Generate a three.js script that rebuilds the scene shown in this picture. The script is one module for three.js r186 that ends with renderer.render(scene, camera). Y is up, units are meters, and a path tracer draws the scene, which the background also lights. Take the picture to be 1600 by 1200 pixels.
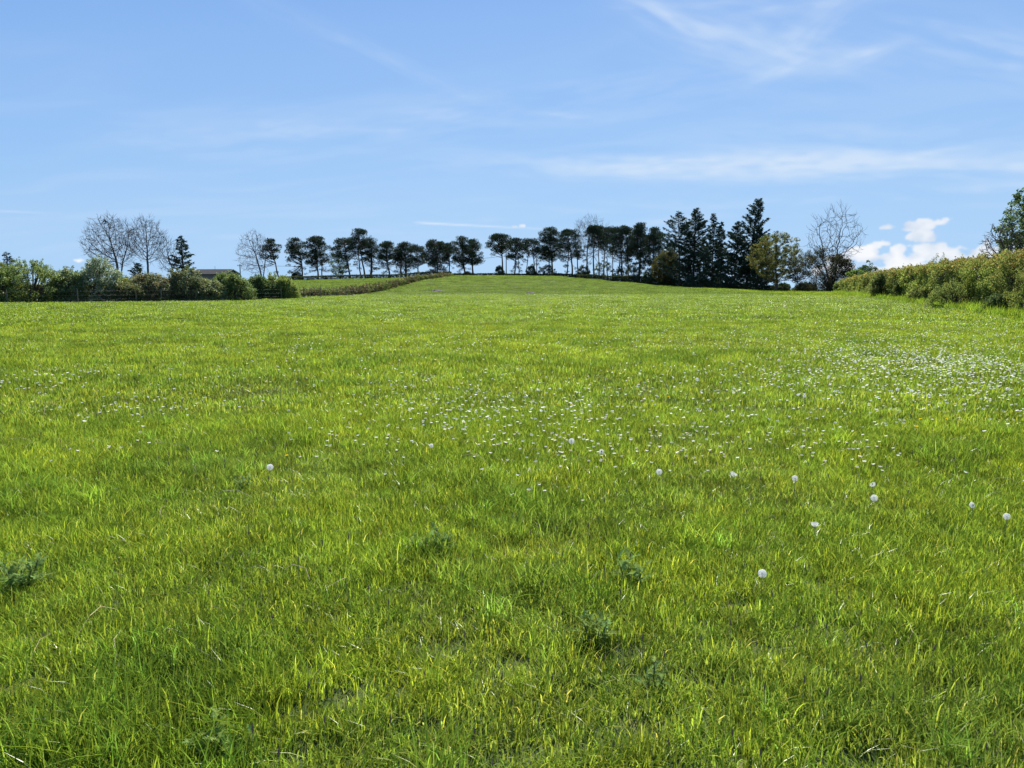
import * as THREE from 'three';

// ---------------------------------------------------------------- camera, sky, sun, exposure
const F = 1202, HORIZON = 440, EYE = 1.6;                 // focal length and horizon row for a 1600 x 1200 picture
const PITCH = Math.atan((600 - HORIZON) / F);
const scene = new THREE.Scene();
const camera = new THREE.PerspectiveCamera(2 * Math.atan(600 / F) * 180 / Math.PI, 4 / 3, 0.05, 9000);
camera.position.set(0, EYE, 0);
camera.rotation.set(-PITCH, 0, 0);
const renderer = new THREE.WebGLRenderer({ antialias: true });
renderer.toneMapping = THREE.LinearToneMapping;
renderer.toneMappingExposure = 2.0;
renderer.shadowMap.enabled = true;
const SUN_AZ = 9 * Math.PI / 180, SUN_EL = 47 * Math.PI / 180;
const sunDir = new THREE.Vector3(Math.sin(SUN_AZ) * Math.cos(SUN_EL), Math.sin(SUN_EL), -Math.cos(SUN_AZ) * Math.cos(SUN_EL));
const sun = new THREE.DirectionalLight(new THREE.Color().setRGB(1, 0.955, 0.88), 5);
sun.position.copy(sunDir).multiplyScalar(400);
sun.castShadow = true;
sun.shadow.mapSize.set(4096, 4096);
Object.assign(sun.shadow.camera, { left: -180, right: 180, top: 260, bottom: -180, near: 1, far: 1200 });
scene.add(sun); scene.add(sun.target);

// ---------------------------------------------------------------- random numbers and noise
function rng(seed) { let a = seed >>> 0; return () => { a |= 0; a = a + 0x6D2B79F5 | 0; let t = Math.imul(a ^ a >>> 15, 1 | a); t = t + Math.imul(t ^ t >>> 7, 61 | t) ^ t; return ((t ^ t >>> 14) >>> 0) / 4294967296; }; }
const LAT = new Float32Array(65536); { const r = rng(77); for (let i = 0; i < 65536; i++) LAT[i] = r(); }
function vnoise(x, y) {
  const xi = Math.floor(x), yi = Math.floor(y), fx = x - xi, fy = y - yi;
  const u = fx * fx * (3 - 2 * fx), v = fy * fy * (3 - 2 * fy);
  const a = LAT[(xi & 255) | (yi & 255) << 8], b = LAT[(xi + 1 & 255) | (yi & 255) << 8], c = LAT[(xi & 255) | (yi + 1 & 255) << 8], d = LAT[(xi + 1 & 255) | (yi + 1 & 255) << 8];
  return a + (b - a) * u + (c - a) * v + (a - b - c + d) * u * v;
}
function fbm(x, y, o = 4) { let s = 0, a = 0.5, n = 0; for (let i = 0; i < o; i++) { s += a * vnoise(x, y); n += a; a *= 0.5; const t = x * 1.6 - y * 1.2 + 17.3; y = x * 1.2 + y * 1.6 + 5.1; x = t; } return s / n; }
const clamp = (x, a = 0, b = 1) => Math.min(b, Math.max(a, x));
const smooth = (a, b, x) => { const t = clamp((x - a) / (b - a)); return t * t * (3 - 2 * t); };
const mix = (a, b, t) => a + (b - a) * t;
function table(rows, x, k = 1) { if (x <= rows[0][0]) return rows[0][k]; for (let i = 1; i < rows.length; i++) if (x <= rows[i][0]) { const t = smooth(0, 1, (x - rows[i - 1][0]) / (rows[i][0] - rows[i - 1][0])); return mix(rows[i - 1][k], rows[i][k], t); } return rows[rows.length - 1][k]; }
const s2l = (c) => { c /= 255; return c <= 0.04045 ? c / 12.92 : ((c + 0.055) / 1.055) ** 2.4; };

// ---------------------------------------------------------------- a picture's pixel as a direction
function ray(px, py) {
  const x = (px - 800) / F, y = -(py - 600) / F, c = Math.cos(PITCH), s = Math.sin(PITCH);
  return new THREE.Vector3(x, y * c - s, -c - y * s).normalize();
}
const azel = (px, py) => { const r = ray(px, py); return [Math.atan2(r.x, -r.z), Math.asin(r.y)]; };

// ---------------------------------------------------------------- the sky: air, thin cirrus, low cumulus, two contrails
function makeSky() {
  const W = 4096, H = 2048, data = new Float32Array(W * H * 4), deg = Math.PI / 180, E = 1 / renderer.toneMappingExposure;
  const C = (r, g, b) => [s2l(r) * E, s2l(g) * E, s2l(b) * E];
  const low = C(186, 222, 254), mid = C(152, 198, 250), high = C(108, 156, 229), zen = C(78, 128, 210), ci = C(216, 232, 251), cuTop = C(250, 252, 255), cuLow = C(196, 214, 238);
  // each cumulus: pixel centre, half width, half height
  const puffs = [[1448, 353, 40, 9], [1470, 349, 22, 9], [1424, 358, 22, 5], [1386, 356, 16, 5], [1443, 372, 24, 10], [1455, 368, 20, 10], [1380, 381, 15, 6], [1368, 386, 14, 5],
    [1405, 392, 16, 9], [1345, 398, 30, 12], [1370, 405, 40, 16], [1440, 398, 40, 16], [1480, 396, 45, 15], [1530, 398, 50, 14], [1580, 392, 50, 16], [1640, 396, 70, 18], [1720, 400, 80, 20], [1510, 402, 60, 22], [1500, 408, 90, 26], [1560, 402, 80, 26], [1410, 412, 80, 22], [1420, 425, 150, 26], [1560, 425, 150, 28], [1700, 430, 140, 28],
    [804, 354.5, 4, 1.5], [816, 353.5, 4, 2.5], [125, 407, 10, 3]];
  const pz = puffs.map(([x, y, w, h]) => { const [a, e] = azel(x, y); const [a2] = azel(x + w, y), [, e2] = azel(x, y - h); return [a, e, Math.abs(a2 - a), Math.abs(e2 - e)]; });
  const con = [[[640, 347.2], [860, 358], 1.0, 0.6], [[-60, 329], [96, 332.5], 0.7, 0.3]].map(([p, q, w, k]) => [azel(...p), azel(...q), w / F, k]);
  // long thin veils of cirrus: pixel centre, half length, half width, tilt, strength
  const veils = [[1180, 257, 300, 16, 0.02, 0.85], [1080, 262, 170, 9, 0.0, 0.7], [1450, 268, 280, 12, 0.03, 0.7], [1310, 240, 160, 10, 0.10, 0.4], [1500, 300, 260, 7, -0.02, 0.38], [1060, 30, 90, 16, 0.42, 0.42], [1130, 62, 70, 14, 0.3, 0.36], [1200, 70, 130, 46, 0.3, 0.3], [1265, 45, 60, 22, -0.5, 0.26], [1335, 90, 46, 9, -0.22, 0.45], [1205, 115, 40, 9, -0.3, 0.4], [1160, 10, 120, 8, 0.05, 0.45],
    [700, 185, 380, 26, -0.12, 0.34], [850, 185, 260, 9, -0.02, 0.22], [1050, 345, 60, 5, -0.06, 0.3], [1560, 85, 110, 30, 0.35, 0.3], [1330, 205, 200, 14, 0.05, 0.22], [380, 369, 50, 4, -0.04, 0.25], [620, 100, 220, 12, 0.35, 0.16], [950, 330, 400, 30, -0.03, 0.14]];
  const vz = veils.map(([x, y, l, w, t, k]) => { const [a, e] = azel(x, y); return [a, e, l / F, w / F, Math.cos(t), -Math.sin(t), k]; });
  for (let j = 0; j < H; j++) {
    const e = ((j + 0.5) / H - 0.5) * Math.PI, ed = e / deg;
    for (let i = 0; i < W; i++) {
      const k = (j * W + i) * 4; data[k + 3] = 1;
      if (ed < 0) { data[k] = low[0]; data[k + 1] = low[1]; data[k + 2] = low[2]; continue; }
      const th = ((i + 0.5) / W - 0.5) * 2 * Math.PI, ce = Math.cos(e), x = Math.cos(th) * ce, z = Math.sin(th) * ce, y = Math.sin(e);
      const a = Math.atan2(x, -z);
      const near = Math.max(0, x * sunDir.x + y * sunDir.y + z * sunDir.z);
      const t1 = smooth(-2, 13, ed), t2 = smooth(6, 30, ed), t3 = smooth(24, 80, ed), glow = 0.82 + 0.3 * near ** 3 + 0.25 * near ** 14;
      let r = mix(mix(mix(low[0], mid[0], t1), high[0], t2), zen[0], t3) * glow, g = mix(mix(mix(low[1], mid[1], t1), high[1], t2), zen[1], t3) * (0.3 + 0.7 * glow), b = mix(mix(mix(low[2], mid[2], t1), high[2], t2), zen[2], t3) * (0.6 + 0.4 * glow);
      // high veil, laid on a plane overhead
      const q = 1 / (Math.max(0, y) + 0.12), cx = x * q, cz = z * q;
      const warp = fbm(cx * 0.7 + 3, cz * 0.7, 3) - 0.5;
      const fib = fbm(cx * 0.9 + cz * 0.35 + warp * 1.5 + 40, (cz - cx * 0.25) * 3.6 + warp * 4 + 9, 5);
      let v = 0.12 * smooth(0.45, 0.85, fib) * smooth(0.35, 0.65, fbm(cx * 0.45 + 11, cz * 0.45 + 2, 3)) + 0.10 * smooth(0.3, 0.8, fbm(cx * 0.3 + 60, cz * 0.4, 2));
      if (Math.abs(a) < 1 && ed < 30) for (const [va, ve, l, w, c, s, kk] of vz) {
        const du = (a - va) * ce, dv = e - ve, p = (du * c + dv * s) / l, o = (dv * c - du * s) / w, rr = p * p + o * o;
        if (rr < 5) { const tx = fbm((du * c + dv * s) * 11 + va * 31, (dv * c - du * s) * 85 + 2 * (fbm(a * 9, e * 20, 2) - 0.5), 4); v += kk * 0.95 * Math.exp(-rr * 0.9) * smooth(0.2, 0.78, tx) * (0.55 + 0.9 * vnoise((du * c + dv * s) * 60 + 3, (dv * c - du * s) * 210 + va * 50)) * (1 - v); }
      }
      v = Math.min(v, 0.8);
      r = mix(r, ci[0], v); g = mix(g, ci[1], v); b = mix(b, ci[2], v);
      if (ed < 30 && Math.abs(a) < 1) for (const [p, q2, w, kk] of con) {
        const dx = q2[0] - p[0], dy = q2[1] - p[1], L = dx * dx + dy * dy, t = clamp(((a - p[0]) * dx + (e - p[1]) * dy) / L);
        const dist = Math.hypot((a - p[0] - dx * t), e - p[1] - dy * t), m = kk * Math.exp(-((dist / (w * 1.1)) ** 2)) * smooth(0, 0.12, t) * (1 - 0.75 * t) * 1.15;
        if (m > 0.01) { r = mix(r, cuTop[0], m); g = mix(g, cuTop[1], m); b = mix(b, cuTop[2], m); }
      }
      // cumulus
      if (ed < 9) {
        let f = 0, up = 0;
        if (Math.abs(a) < 1.1) for (const [pa, pe, w, h] of pz) { const du = (a - pa) / w, dv = (e - pe) / h, rr = du * du + (dv < 0 ? dv * dv * 2.2 : dv * dv); if (rr < 2.4) { const m = Math.max(0, 1.35 - rr * 0.72); if (m > f) { f = m; up = dv; } } }
        else { const edge = smooth(1.1, 1.35, Math.abs(a)); const m = edge * 2.2 * (fbm(a * 3 + 5, ed * 0.12, 3) - 0.42) - (ed > 1.5 ? (ed - 1.5) * 0.16 : 0); if (m > 0) { f = 0.4 + m; up = m * 2 - 0.6; } }
        if (f > 0) {
          const n = fbm(a * 70, e * 95, 5), m = smooth(0.46, 0.66, f * 0.72 + (n - 0.5) * 1.9);
          if (m > 0) { const n2 = fbm(a * 38 + 9, e * 60 + 3, 4), lit = clamp(0.68 + (n2 - 0.5) * 2.0 + (n - 0.5) * 0.8); r = mix(r, mix(cuLow[0], cuTop[0], lit), m * 0.96); g = mix(g, mix(cuLow[1], cuTop[1], lit), m * 0.96); b = mix(b, mix(cuLow[2], cuTop[2], lit), m * 0.96); }
        }
      }
      data[k] = r; data[k + 1] = g; data[k + 2] = b;
    }
  }
  const t = new THREE.DataTexture(data, W, H, THREE.RGBAFormat, THREE.FloatType);
  t.mapping = THREE.EquirectangularReflectionMapping; t.magFilter = t.minFilter = THREE.LinearFilter; t.needsUpdate = true;
  return t;
}
scene.background = makeSky();
scene.environment = scene.background;

// ---------------------------------------------------------------- terrain
// for a bearing given as a picture column: metres to the crest, its height, and where the rise begins
const CREST = [[-200, 130, 0.3, 70], [0, 140, 0.6, 70], [180, 150, 1.0, 70], [440, 192, 1.75, 80], [600, 205, 2.3, 84], [690, 214, 3.15, 86], [780, 218, 3.2, 86], [860, 215, 3.0, 88], [920, 210, 2.2, 90], [960, 205, 1.5, 95], [1030, 192, 0.6, 100], [1084, 178, 0.2, 100], [1213, 152, -0.3, 60], [1310, 135, -0.3, 60], [1600, 120, -0.1, 50], [1900, 120, 0, 50]];
function ground(x, z) {
  const d = Math.hypot(x, z), th = Math.atan2(x, -z);
  let h = 0;
  if (Math.abs(th) < 1.5 && d > 40) {
    const px = 800 + F * Math.tan(clamp(th, -0.75, 0.75)), D = table(CREST, px, 1) * 1, top = table(CREST, px, 2), d0 = table(CREST, px, 3);
    const fz = Math.abs(th) < 0.75 ? 1 : smooth(1.5, 0.75, Math.abs(th)), along = d * Math.cos(clamp(th, -0.75, 0.75));
    h = top * smooth(d0, D, along) * fz;
    if (along > D + 30) h -= Math.min(220, (along - D - 30) * 0.06);
  }
  h += (fbm(x * 0.11 + 9, z * 0.11 + 4, 2) - 0.5) * 0.10 * smooth(3, 12, d) + (fbm(x * 0.6, z * 0.6, 3) - 0.5) * 0.09;
  return h;
}
const G0 = ground(0, 0); camera.position.y = EYE;
function hit(px, py) {                                       // where a pixel's ray meets the ground
  const r = ray(px, py); let t = 1, lo = 1;
  for (; t < 400; t *= 1.01) { if (EYE + r.y * t < ground(r.x * t, r.z * t)) break; lo = t; }
  for (let i = 0; i < 18; i++) { const m = (lo + t) / 2; if (EYE + r.y * m < ground(r.x * m, r.z * m)) t = m; else lo = m; }
  return new THREE.Vector3(r.x * t, ground(r.x * t, r.z * t), r.z * t);
}
function spot(px, d) { const r = ray(px, HORIZON), x = r.x / -r.z * d; return new THREE.Vector3(x, ground(x, -d), -d); }
const level = (py, d) => { const r = ray(800, py); return EYE + r.y / -r.z * d; };     // height of a row at a distance
const wide = (n, d) => n * d / F;

// ---------------------------------------------------------------- geometry helpers
class TB {                                                   // collects triangles with a colour for each vertex
  constructor() { this.p = []; this.c = []; this.i = []; }
  v(x, y, z, c) { this.p.push(x, y, z); this.c.push(c[0], c[1], c[2]); return this.p.length / 3 - 1; }
  t(a, b, c) { this.i.push(a, b, c); }
  geo(normals) {
    const g = new THREE.BufferGeometry();
    g.setAttribute('position', new THREE.BufferAttribute(new Float32Array(this.p), 3));
    g.setAttribute('color', new THREE.BufferAttribute(new Float32Array(this.c), 3));
    g.setIndex(new THREE.BufferAttribute(new Uint32Array(this.i), 1));
    if (normals) g.computeVertexNormals();
    return g;
  }
  tube(pts, rad, sides, c) {
    const n = pts.length; let prev = null;
    const dir = new THREE.Vector3(), u = new THREE.Vector3(), w = new THREE.Vector3();
    for (let k = 0; k < n; k++) {
      dir.subVectors(pts[Math.min(n - 1, k + 1)], pts[Math.max(0, k - 1)]).normalize();
      u.set(Math.abs(dir.y) > 0.9 ? 1 : 0, Math.abs(dir.y) > 0.9 ? 0 : 1, 0).cross(dir).normalize(); w.crossVectors(dir, u);
      const ring = [];
      for (let s = 0; s < sides; s++) { const a = s / sides * 2 * Math.PI, ca = Math.cos(a) * rad[k], sa = Math.sin(a) * rad[k]; ring.push(this.v(pts[k].x + u.x * ca + w.x * sa, pts[k].y + u.y * ca + w.y * sa, pts[k].z + u.z * ca + w.z * sa, c)); }
      if (prev) for (let s = 0; s < sides; s++) { const q = (s + 1) % sides; this.t(prev[s], prev[q], ring[q]); this.t(prev[s], ring[q], ring[s]); }
      prev = ring;
    }
  }
  leaf(x, y, z, R, len, wid, c) {                            // a pointed leaf folded along its midrib
    let dx = R() * 2 - 1, dy = R() * 2 - 1, dz = R() * 2 - 1; let l = Math.hypot(dx, dy, dz) + 1e-6; dx /= l; dy /= l; dz /= l;
    let ux = R() * 2 - 1, uy = R() * 2 - 1, uz = R() * 2 - 1; const k = ux * dx + uy * dy + uz * dz; ux -= k * dx; uy -= k * dy; uz -= k * dz; l = Math.hypot(ux, uy, uz) + 1e-6; ux *= wid / l; uy *= wid / l; uz *= wid / l;
    const h = len / 2, a = this.v(x - dx * h, y - dy * h, z - dz * h, c), b = this.v(x + ux, y + uy, z + uz, c), d = this.v(x + dx * h, y + dy * h, z + dz * h, c), e = this.v(x - ux, y - uy - wid * 0.3, z - uz, c);
    this.t(a, b, d); this.t(a, d, e);
  }
  needle(x, y, z, dx, dy, dz, len, wid, R, c) {               // a spray of needles: one narrow triangle
    const ux = (R() - 0.5), uy = (R() - 0.5), uz = (R() - 0.5), l = wid / (Math.hypot(ux, uy, uz) + 1e-6);
    this.t(this.v(x - ux * l, y - uy * l, z - uz * l, c), this.v(x + ux * l, y + uy * l, z + uz * l, c), this.v(x + dx * len, y + dy * len, z + dz * len, c));
  }
}
const used = {};
function numbered(n) { used[n] = (used[n] ?? -1) + 1; return used[n] ? n + '_' + String(used[n]).padStart(3, '0') : n; }
function tag(o, label, category, group, kind) { Object.assign(o.userData, { label, category }); if (group) o.userData.group = group; if (kind) o.userData.kind = kind; return o; }
function lit(m) { m.castShadow = true; m.receiveShadow = true; return m; }
function thing(name, label, category, p, group) { const o = new THREE.Group(); o.name = numbered(name); if (p) o.position.copy(p); scene.add(o); return tag(o, label, category, group); }
function part(name, geo, mat, parent) { const m = lit(new THREE.Mesh(geo, mat)); m.name = name; parent.add(m); return m; }
const std = (o) => new THREE.MeshStandardMaterial({ vertexColors: true, side: THREE.DoubleSide, roughness: 0.9, ...o });
const leafMat = (t, rough = 1) => new THREE.MeshPhysicalMaterial({ vertexColors: true, side: THREE.DoubleSide, roughness: rough, transmission: t, thickness: 0, specularIntensity: 0 });
const M = { bark: std({}), leaf: leafMat(0.56), needle: leafMat(0.15), hedge: leafMat(0.5), grass: leafMat(0.58), gloss: std({ roughness: 0.42 }), soft: leafMat(0.5), petal: leafMat(0.5), matt: std({ vertexColors: false }) };
const vary = (R, c, k = 0.25, hue = 0.12) => { const s = 1 + (R() - 0.5) * 2 * k, h = 1 + (R() - 0.5) * 2 * hue; return [c[0] * s * h, c[1] * s, c[2] * s / h]; };
const V = (x, y, z) => new THREE.Vector3(x, y, z);

// ---------------------------------------------------------------- the ground sheet
function groundTexture() {
  const N = 1024, d = new Uint8Array(N * N * 4), R = rng(5);
  const per = (x, y, f, s) => { const a = fbm(x * f + s, y * f, 4), b = fbm((x - 1) * f + s, y * f, 4), c = fbm(x * f + s, (y - 1) * f, 4), e = fbm((x - 1) * f + s, (y - 1) * f, 4), u = smooth(0.7, 1, x), v = smooth(0.7, 1, y); return mix(mix(a, b, u), mix(c, e, u), v); };
  for (let j = 0; j < N; j++) for (let i = 0; i < N; i++) {
    const x = i / N, y = j / N, n = per(x, y, 6, 3), m = per(x, y, 34, 50), q = R();
    const g = 0.72 + (n - 0.5) * 0.5 + (m - 0.5) * 0.6 + (q - 0.5) * 0.45, st = smooth(0.55, 0.75, m) * 0.35;
    const k = (j * N + i) * 4; d[k] = clamp((74 + st * 50) * g, 0, 255); d[k + 1] = clamp((90 + st * 14) * g, 0, 255); d[k + 2] = clamp((28 + st * 30) * g, 0, 255); d[k + 3] = 255;
  }
  const t = new THREE.DataTexture(d, N, N); t.colorSpace = THREE.SRGBColorSpace; t.wrapS = t.wrapT = THREE.RepeatWrapping; t.magFilter = THREE.LinearFilter; t.minFilter = THREE.LinearMipmapLinearFilter; t.generateMipmaps = true; t.needsUpdate = true; return t;
}
{
  const tb = new TB(), uv = [], rings = 190, seg = 360;
  for (let r = 0; r <= rings; r++) {
    const rad = r === 0 ? 0 : 0.3 * (1800 / 0.3) ** ((r - 1) / (rings - 1));
    for (let s = 0; s <= seg; s++) {
      const a = s / seg * 2 * Math.PI, x = Math.sin(a) * rad, z = -Math.cos(a) * rad, n = fbm(x * 0.05 + 3, z * 0.05 + 8, 4), n2 = fbm(x * 0.5, z * 0.5, 3);
      const k = 0.86 + (n - 0.5) * 0.5 + (n2 - 0.5) * 0.4;
      tb.v(x, ground(x, z), z, [k * (0.95 + (n2 - 0.5) * 0.3), k, k * 0.9]); uv.push(x / 5.3, z / 5.3);
      if (r && s) { const p = r * (seg + 1) + s, q = p - seg - 1; tb.t(p - 1, p, q); if (r > 1) tb.t(p - 1, q, q - 1); }
    }
  }
  const g = tb.geo(true); g.setAttribute('uv', new THREE.BufferAttribute(new Float32Array(uv), 2));
  const m = lit(new THREE.Mesh(g, std({ map: groundTexture(), roughness: 1 }))); m.name = 'ground'; m.userData = { kind: 'structure', label: 'gently rising green meadow ground under the grass', category: 'ground' }; scene.add(m);
}
console.log('ground');

// ---------------------------------------------------------------- trees
// branches grow towards points spread through the crown until every point is reached
function colonize(R, o) {                                     // o: H, W, cx, low, n, step, reach, kill, wiggle, stems, shell
  const N = [], add = (p, par) => { N.push({ p, par, kids: 0, r: 0 }); if (par >= 0) N[par].kids++; return N.length - 1; };
  for (const [bx, tx, th] of o.stems || [[0, 0, 1]]) {
    const h = o.low * th, n = Math.max(3, Math.round(h / o.step)); let k = -1, wx = 0, wz = 0;
    for (let i = 0; i <= n; i++) { const t = i / n; wx += (R() - 0.5) * o.step * 0.25; wz += (R() - 0.5) * o.step * 0.25; k = add(V(mix(bx, tx, t) + wx, t * h - (i ? 0 : 0.3), wz), k); }
  }
  const A = [];
  while (A.length < o.n) {
    let x = R() * 2 - 1, y = R() * 2 - 1, z = R() * 2 - 1; const q = x * x + y * y + z * z; if (q > 1 || R() > mix(1, q, o.shell ?? 0.5)) continue;
    const yc = y < 0 ? y * (o.belly ?? 0.75) : y, k = 0.88 + 0.24 * fbm(x * 2 + o.H, z * 2 + y * 3, 2);
    const lo = o.low * (o.droop ?? 0.75), c = mix(lo, o.H, 0.46), hh = y < 0 ? c - lo : o.H - c; A.push({ x: o.cx + x * o.W / 2 * k * 1.04, y: c + y * hh * k * 1.02, z: z * o.W / 2 * 0.9, d: 1e9, k: -1, on: true });
  }
  let from = 0; const reach = o.reach ?? 1e9, kill = o.kill ?? o.step * 1.6;
  for (let it = 0; it < 140; it++) {
    for (let k = from; k < N.length; k++) { const p = N[k].p; for (const a of A) if (a.on) { const d = (a.x - p.x) ** 2 + (a.y - p.y) ** 2 + (a.z - p.z) ** 2; if (d < a.d) { a.d = d; a.k = k; } } }
    from = N.length; const pull = new Map();
    for (const a of A) if (a.on) { if (a.d < kill * kill) { a.on = false; continue; } const p = N[a.k].p, l = Math.sqrt(a.d); let v = pull.get(a.k); if (!v) pull.set(a.k, v = V(0, 0, 0)); v.x += (a.x - p.x) / l; v.y += (a.y - p.y) / l; v.z += (a.z - p.z) / l; }
    if (!pull.size) break;
    for (const [k, v] of pull) { if (N[k].kids > 3) continue; v.normalize(); v.x += (R() - 0.5) * o.wiggle; v.y += (R() - 0.5) * o.wiggle + (o.up ?? 0.06); v.z += (R() - 0.5) * o.wiggle; v.normalize(); add(N[k].p.clone().addScaledVector(v, o.step), k); }
    if (N.length > 6000) break;
  }
  const e = o.pipe ?? 2.35; for (let k = N.length - 1; k >= 0; k--) { const n = N[k]; if (!n.kids) n.r = (o.tip ?? 0.014) ** e; n.r2 = n.r ** (1 / e); if (n.par >= 0) N[n.par].r += n.r; }
  const big = N[0].r2, g = (o.girth ?? big) / big; for (const n of N) n.r2 = Math.max(o.tip ?? 0.014, n.r2 * mix(1, g, clamp(n.r2 / big * 1.5)));
  return N;
}
function wooden(R, N, wood, fine, o) {                        // tubes for the branches, short twigs at the ends
  N.forEach((n) => { if (n.par < 0) return; const q = N[n.par], big = n.r2 > 0.07, c = vary(R, big ? BARK : o.twigColor || [0.085, 0.068, 0.056], 0.14); (big ? wood : fine).tube([q.p, n.p], [Math.min(q.r2, n.r2 * 1.35), n.r2], big ? 7 : n.r2 > 0.03 ? 4 : 3, c); });
  if (o.twigs) N.forEach((n) => { if (n.par < 0 || n.r2 > 0.05) return; const q = N[n.par].p, d = n.p.clone().sub(q).normalize(), m = n.kids ? (R() < 0.55 ? 1 : 0) : o.twigs; for (let k = 0; k < m; k++) { const e = d.clone().add(V((R() - 0.5) * 1.2, (R() - 0.35) * 1.0, (R() - 0.5) * 1.2)).normalize(), l = o.twigLen * mix(0.5, 1.2, R()), b = n.p.clone().addScaledVector(e, l * 0.55), f = e.clone().add(V((R() - 0.5) * 0.7, 0.25, (R() - 0.5) * 0.7)).normalize(); fine.tube([n.p, b, b.clone().addScaledVector(f, l * 0.5)], [o.tip, o.tip * 0.8, o.tip * 0.5], 3, vary(R, o.twigColor || [0.085, 0.068, 0.056], 0.15)); } });
}
const BARK = [0.105, 0.085, 0.068], PINEBARK = [0.13, 0.082, 0.055];
function bareTree(label, seed, base, topY, L, Rr, d, opt = {}) {
  const R = rng(seed), g = thing('bare_tree', label, 'tree', base, 'leafless trees'), H = level(topY, d) - base.y, W = wide(Rr - L, d), cx = spot((L + Rr) / 2, d).x - base.x;
  const o = { H: H - 0.4, W: W - 0.6, cx, low: H * 0.3, n: 1100, step: H * 0.03, kill: H * 0.04, wiggle: 0.22, twigs: 5, twigLen: H * 0.09, tip: 0.017, pipe: 2.15, ...opt }, N = colonize(R, o), a = new TB(), b = new TB();
  wooden(R, N, a, b, o); part('trunk', a.geo(), M.bark, g); part('crown', b.geo(), M.bark, g);
}
function clump(tb, R, x, y, z, rx, ry, rz, n, len, cf) {
  for (let k = 0; k < n; k++) {
    let a, b, c; do { a = R() * 2 - 1; b = R() * 2 - 1; c = R() * 2 - 1; } while (a * a + b * b + c * c > 1);
    const s = len * mix(0.7, 1.3, R()); tb.leaf(x + a * rx, y + b * ry, z + c * rz, R, s, s * 0.3, cf(R));
  }
}
const PINE = [0.05, 0.068, 0.036];
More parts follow.
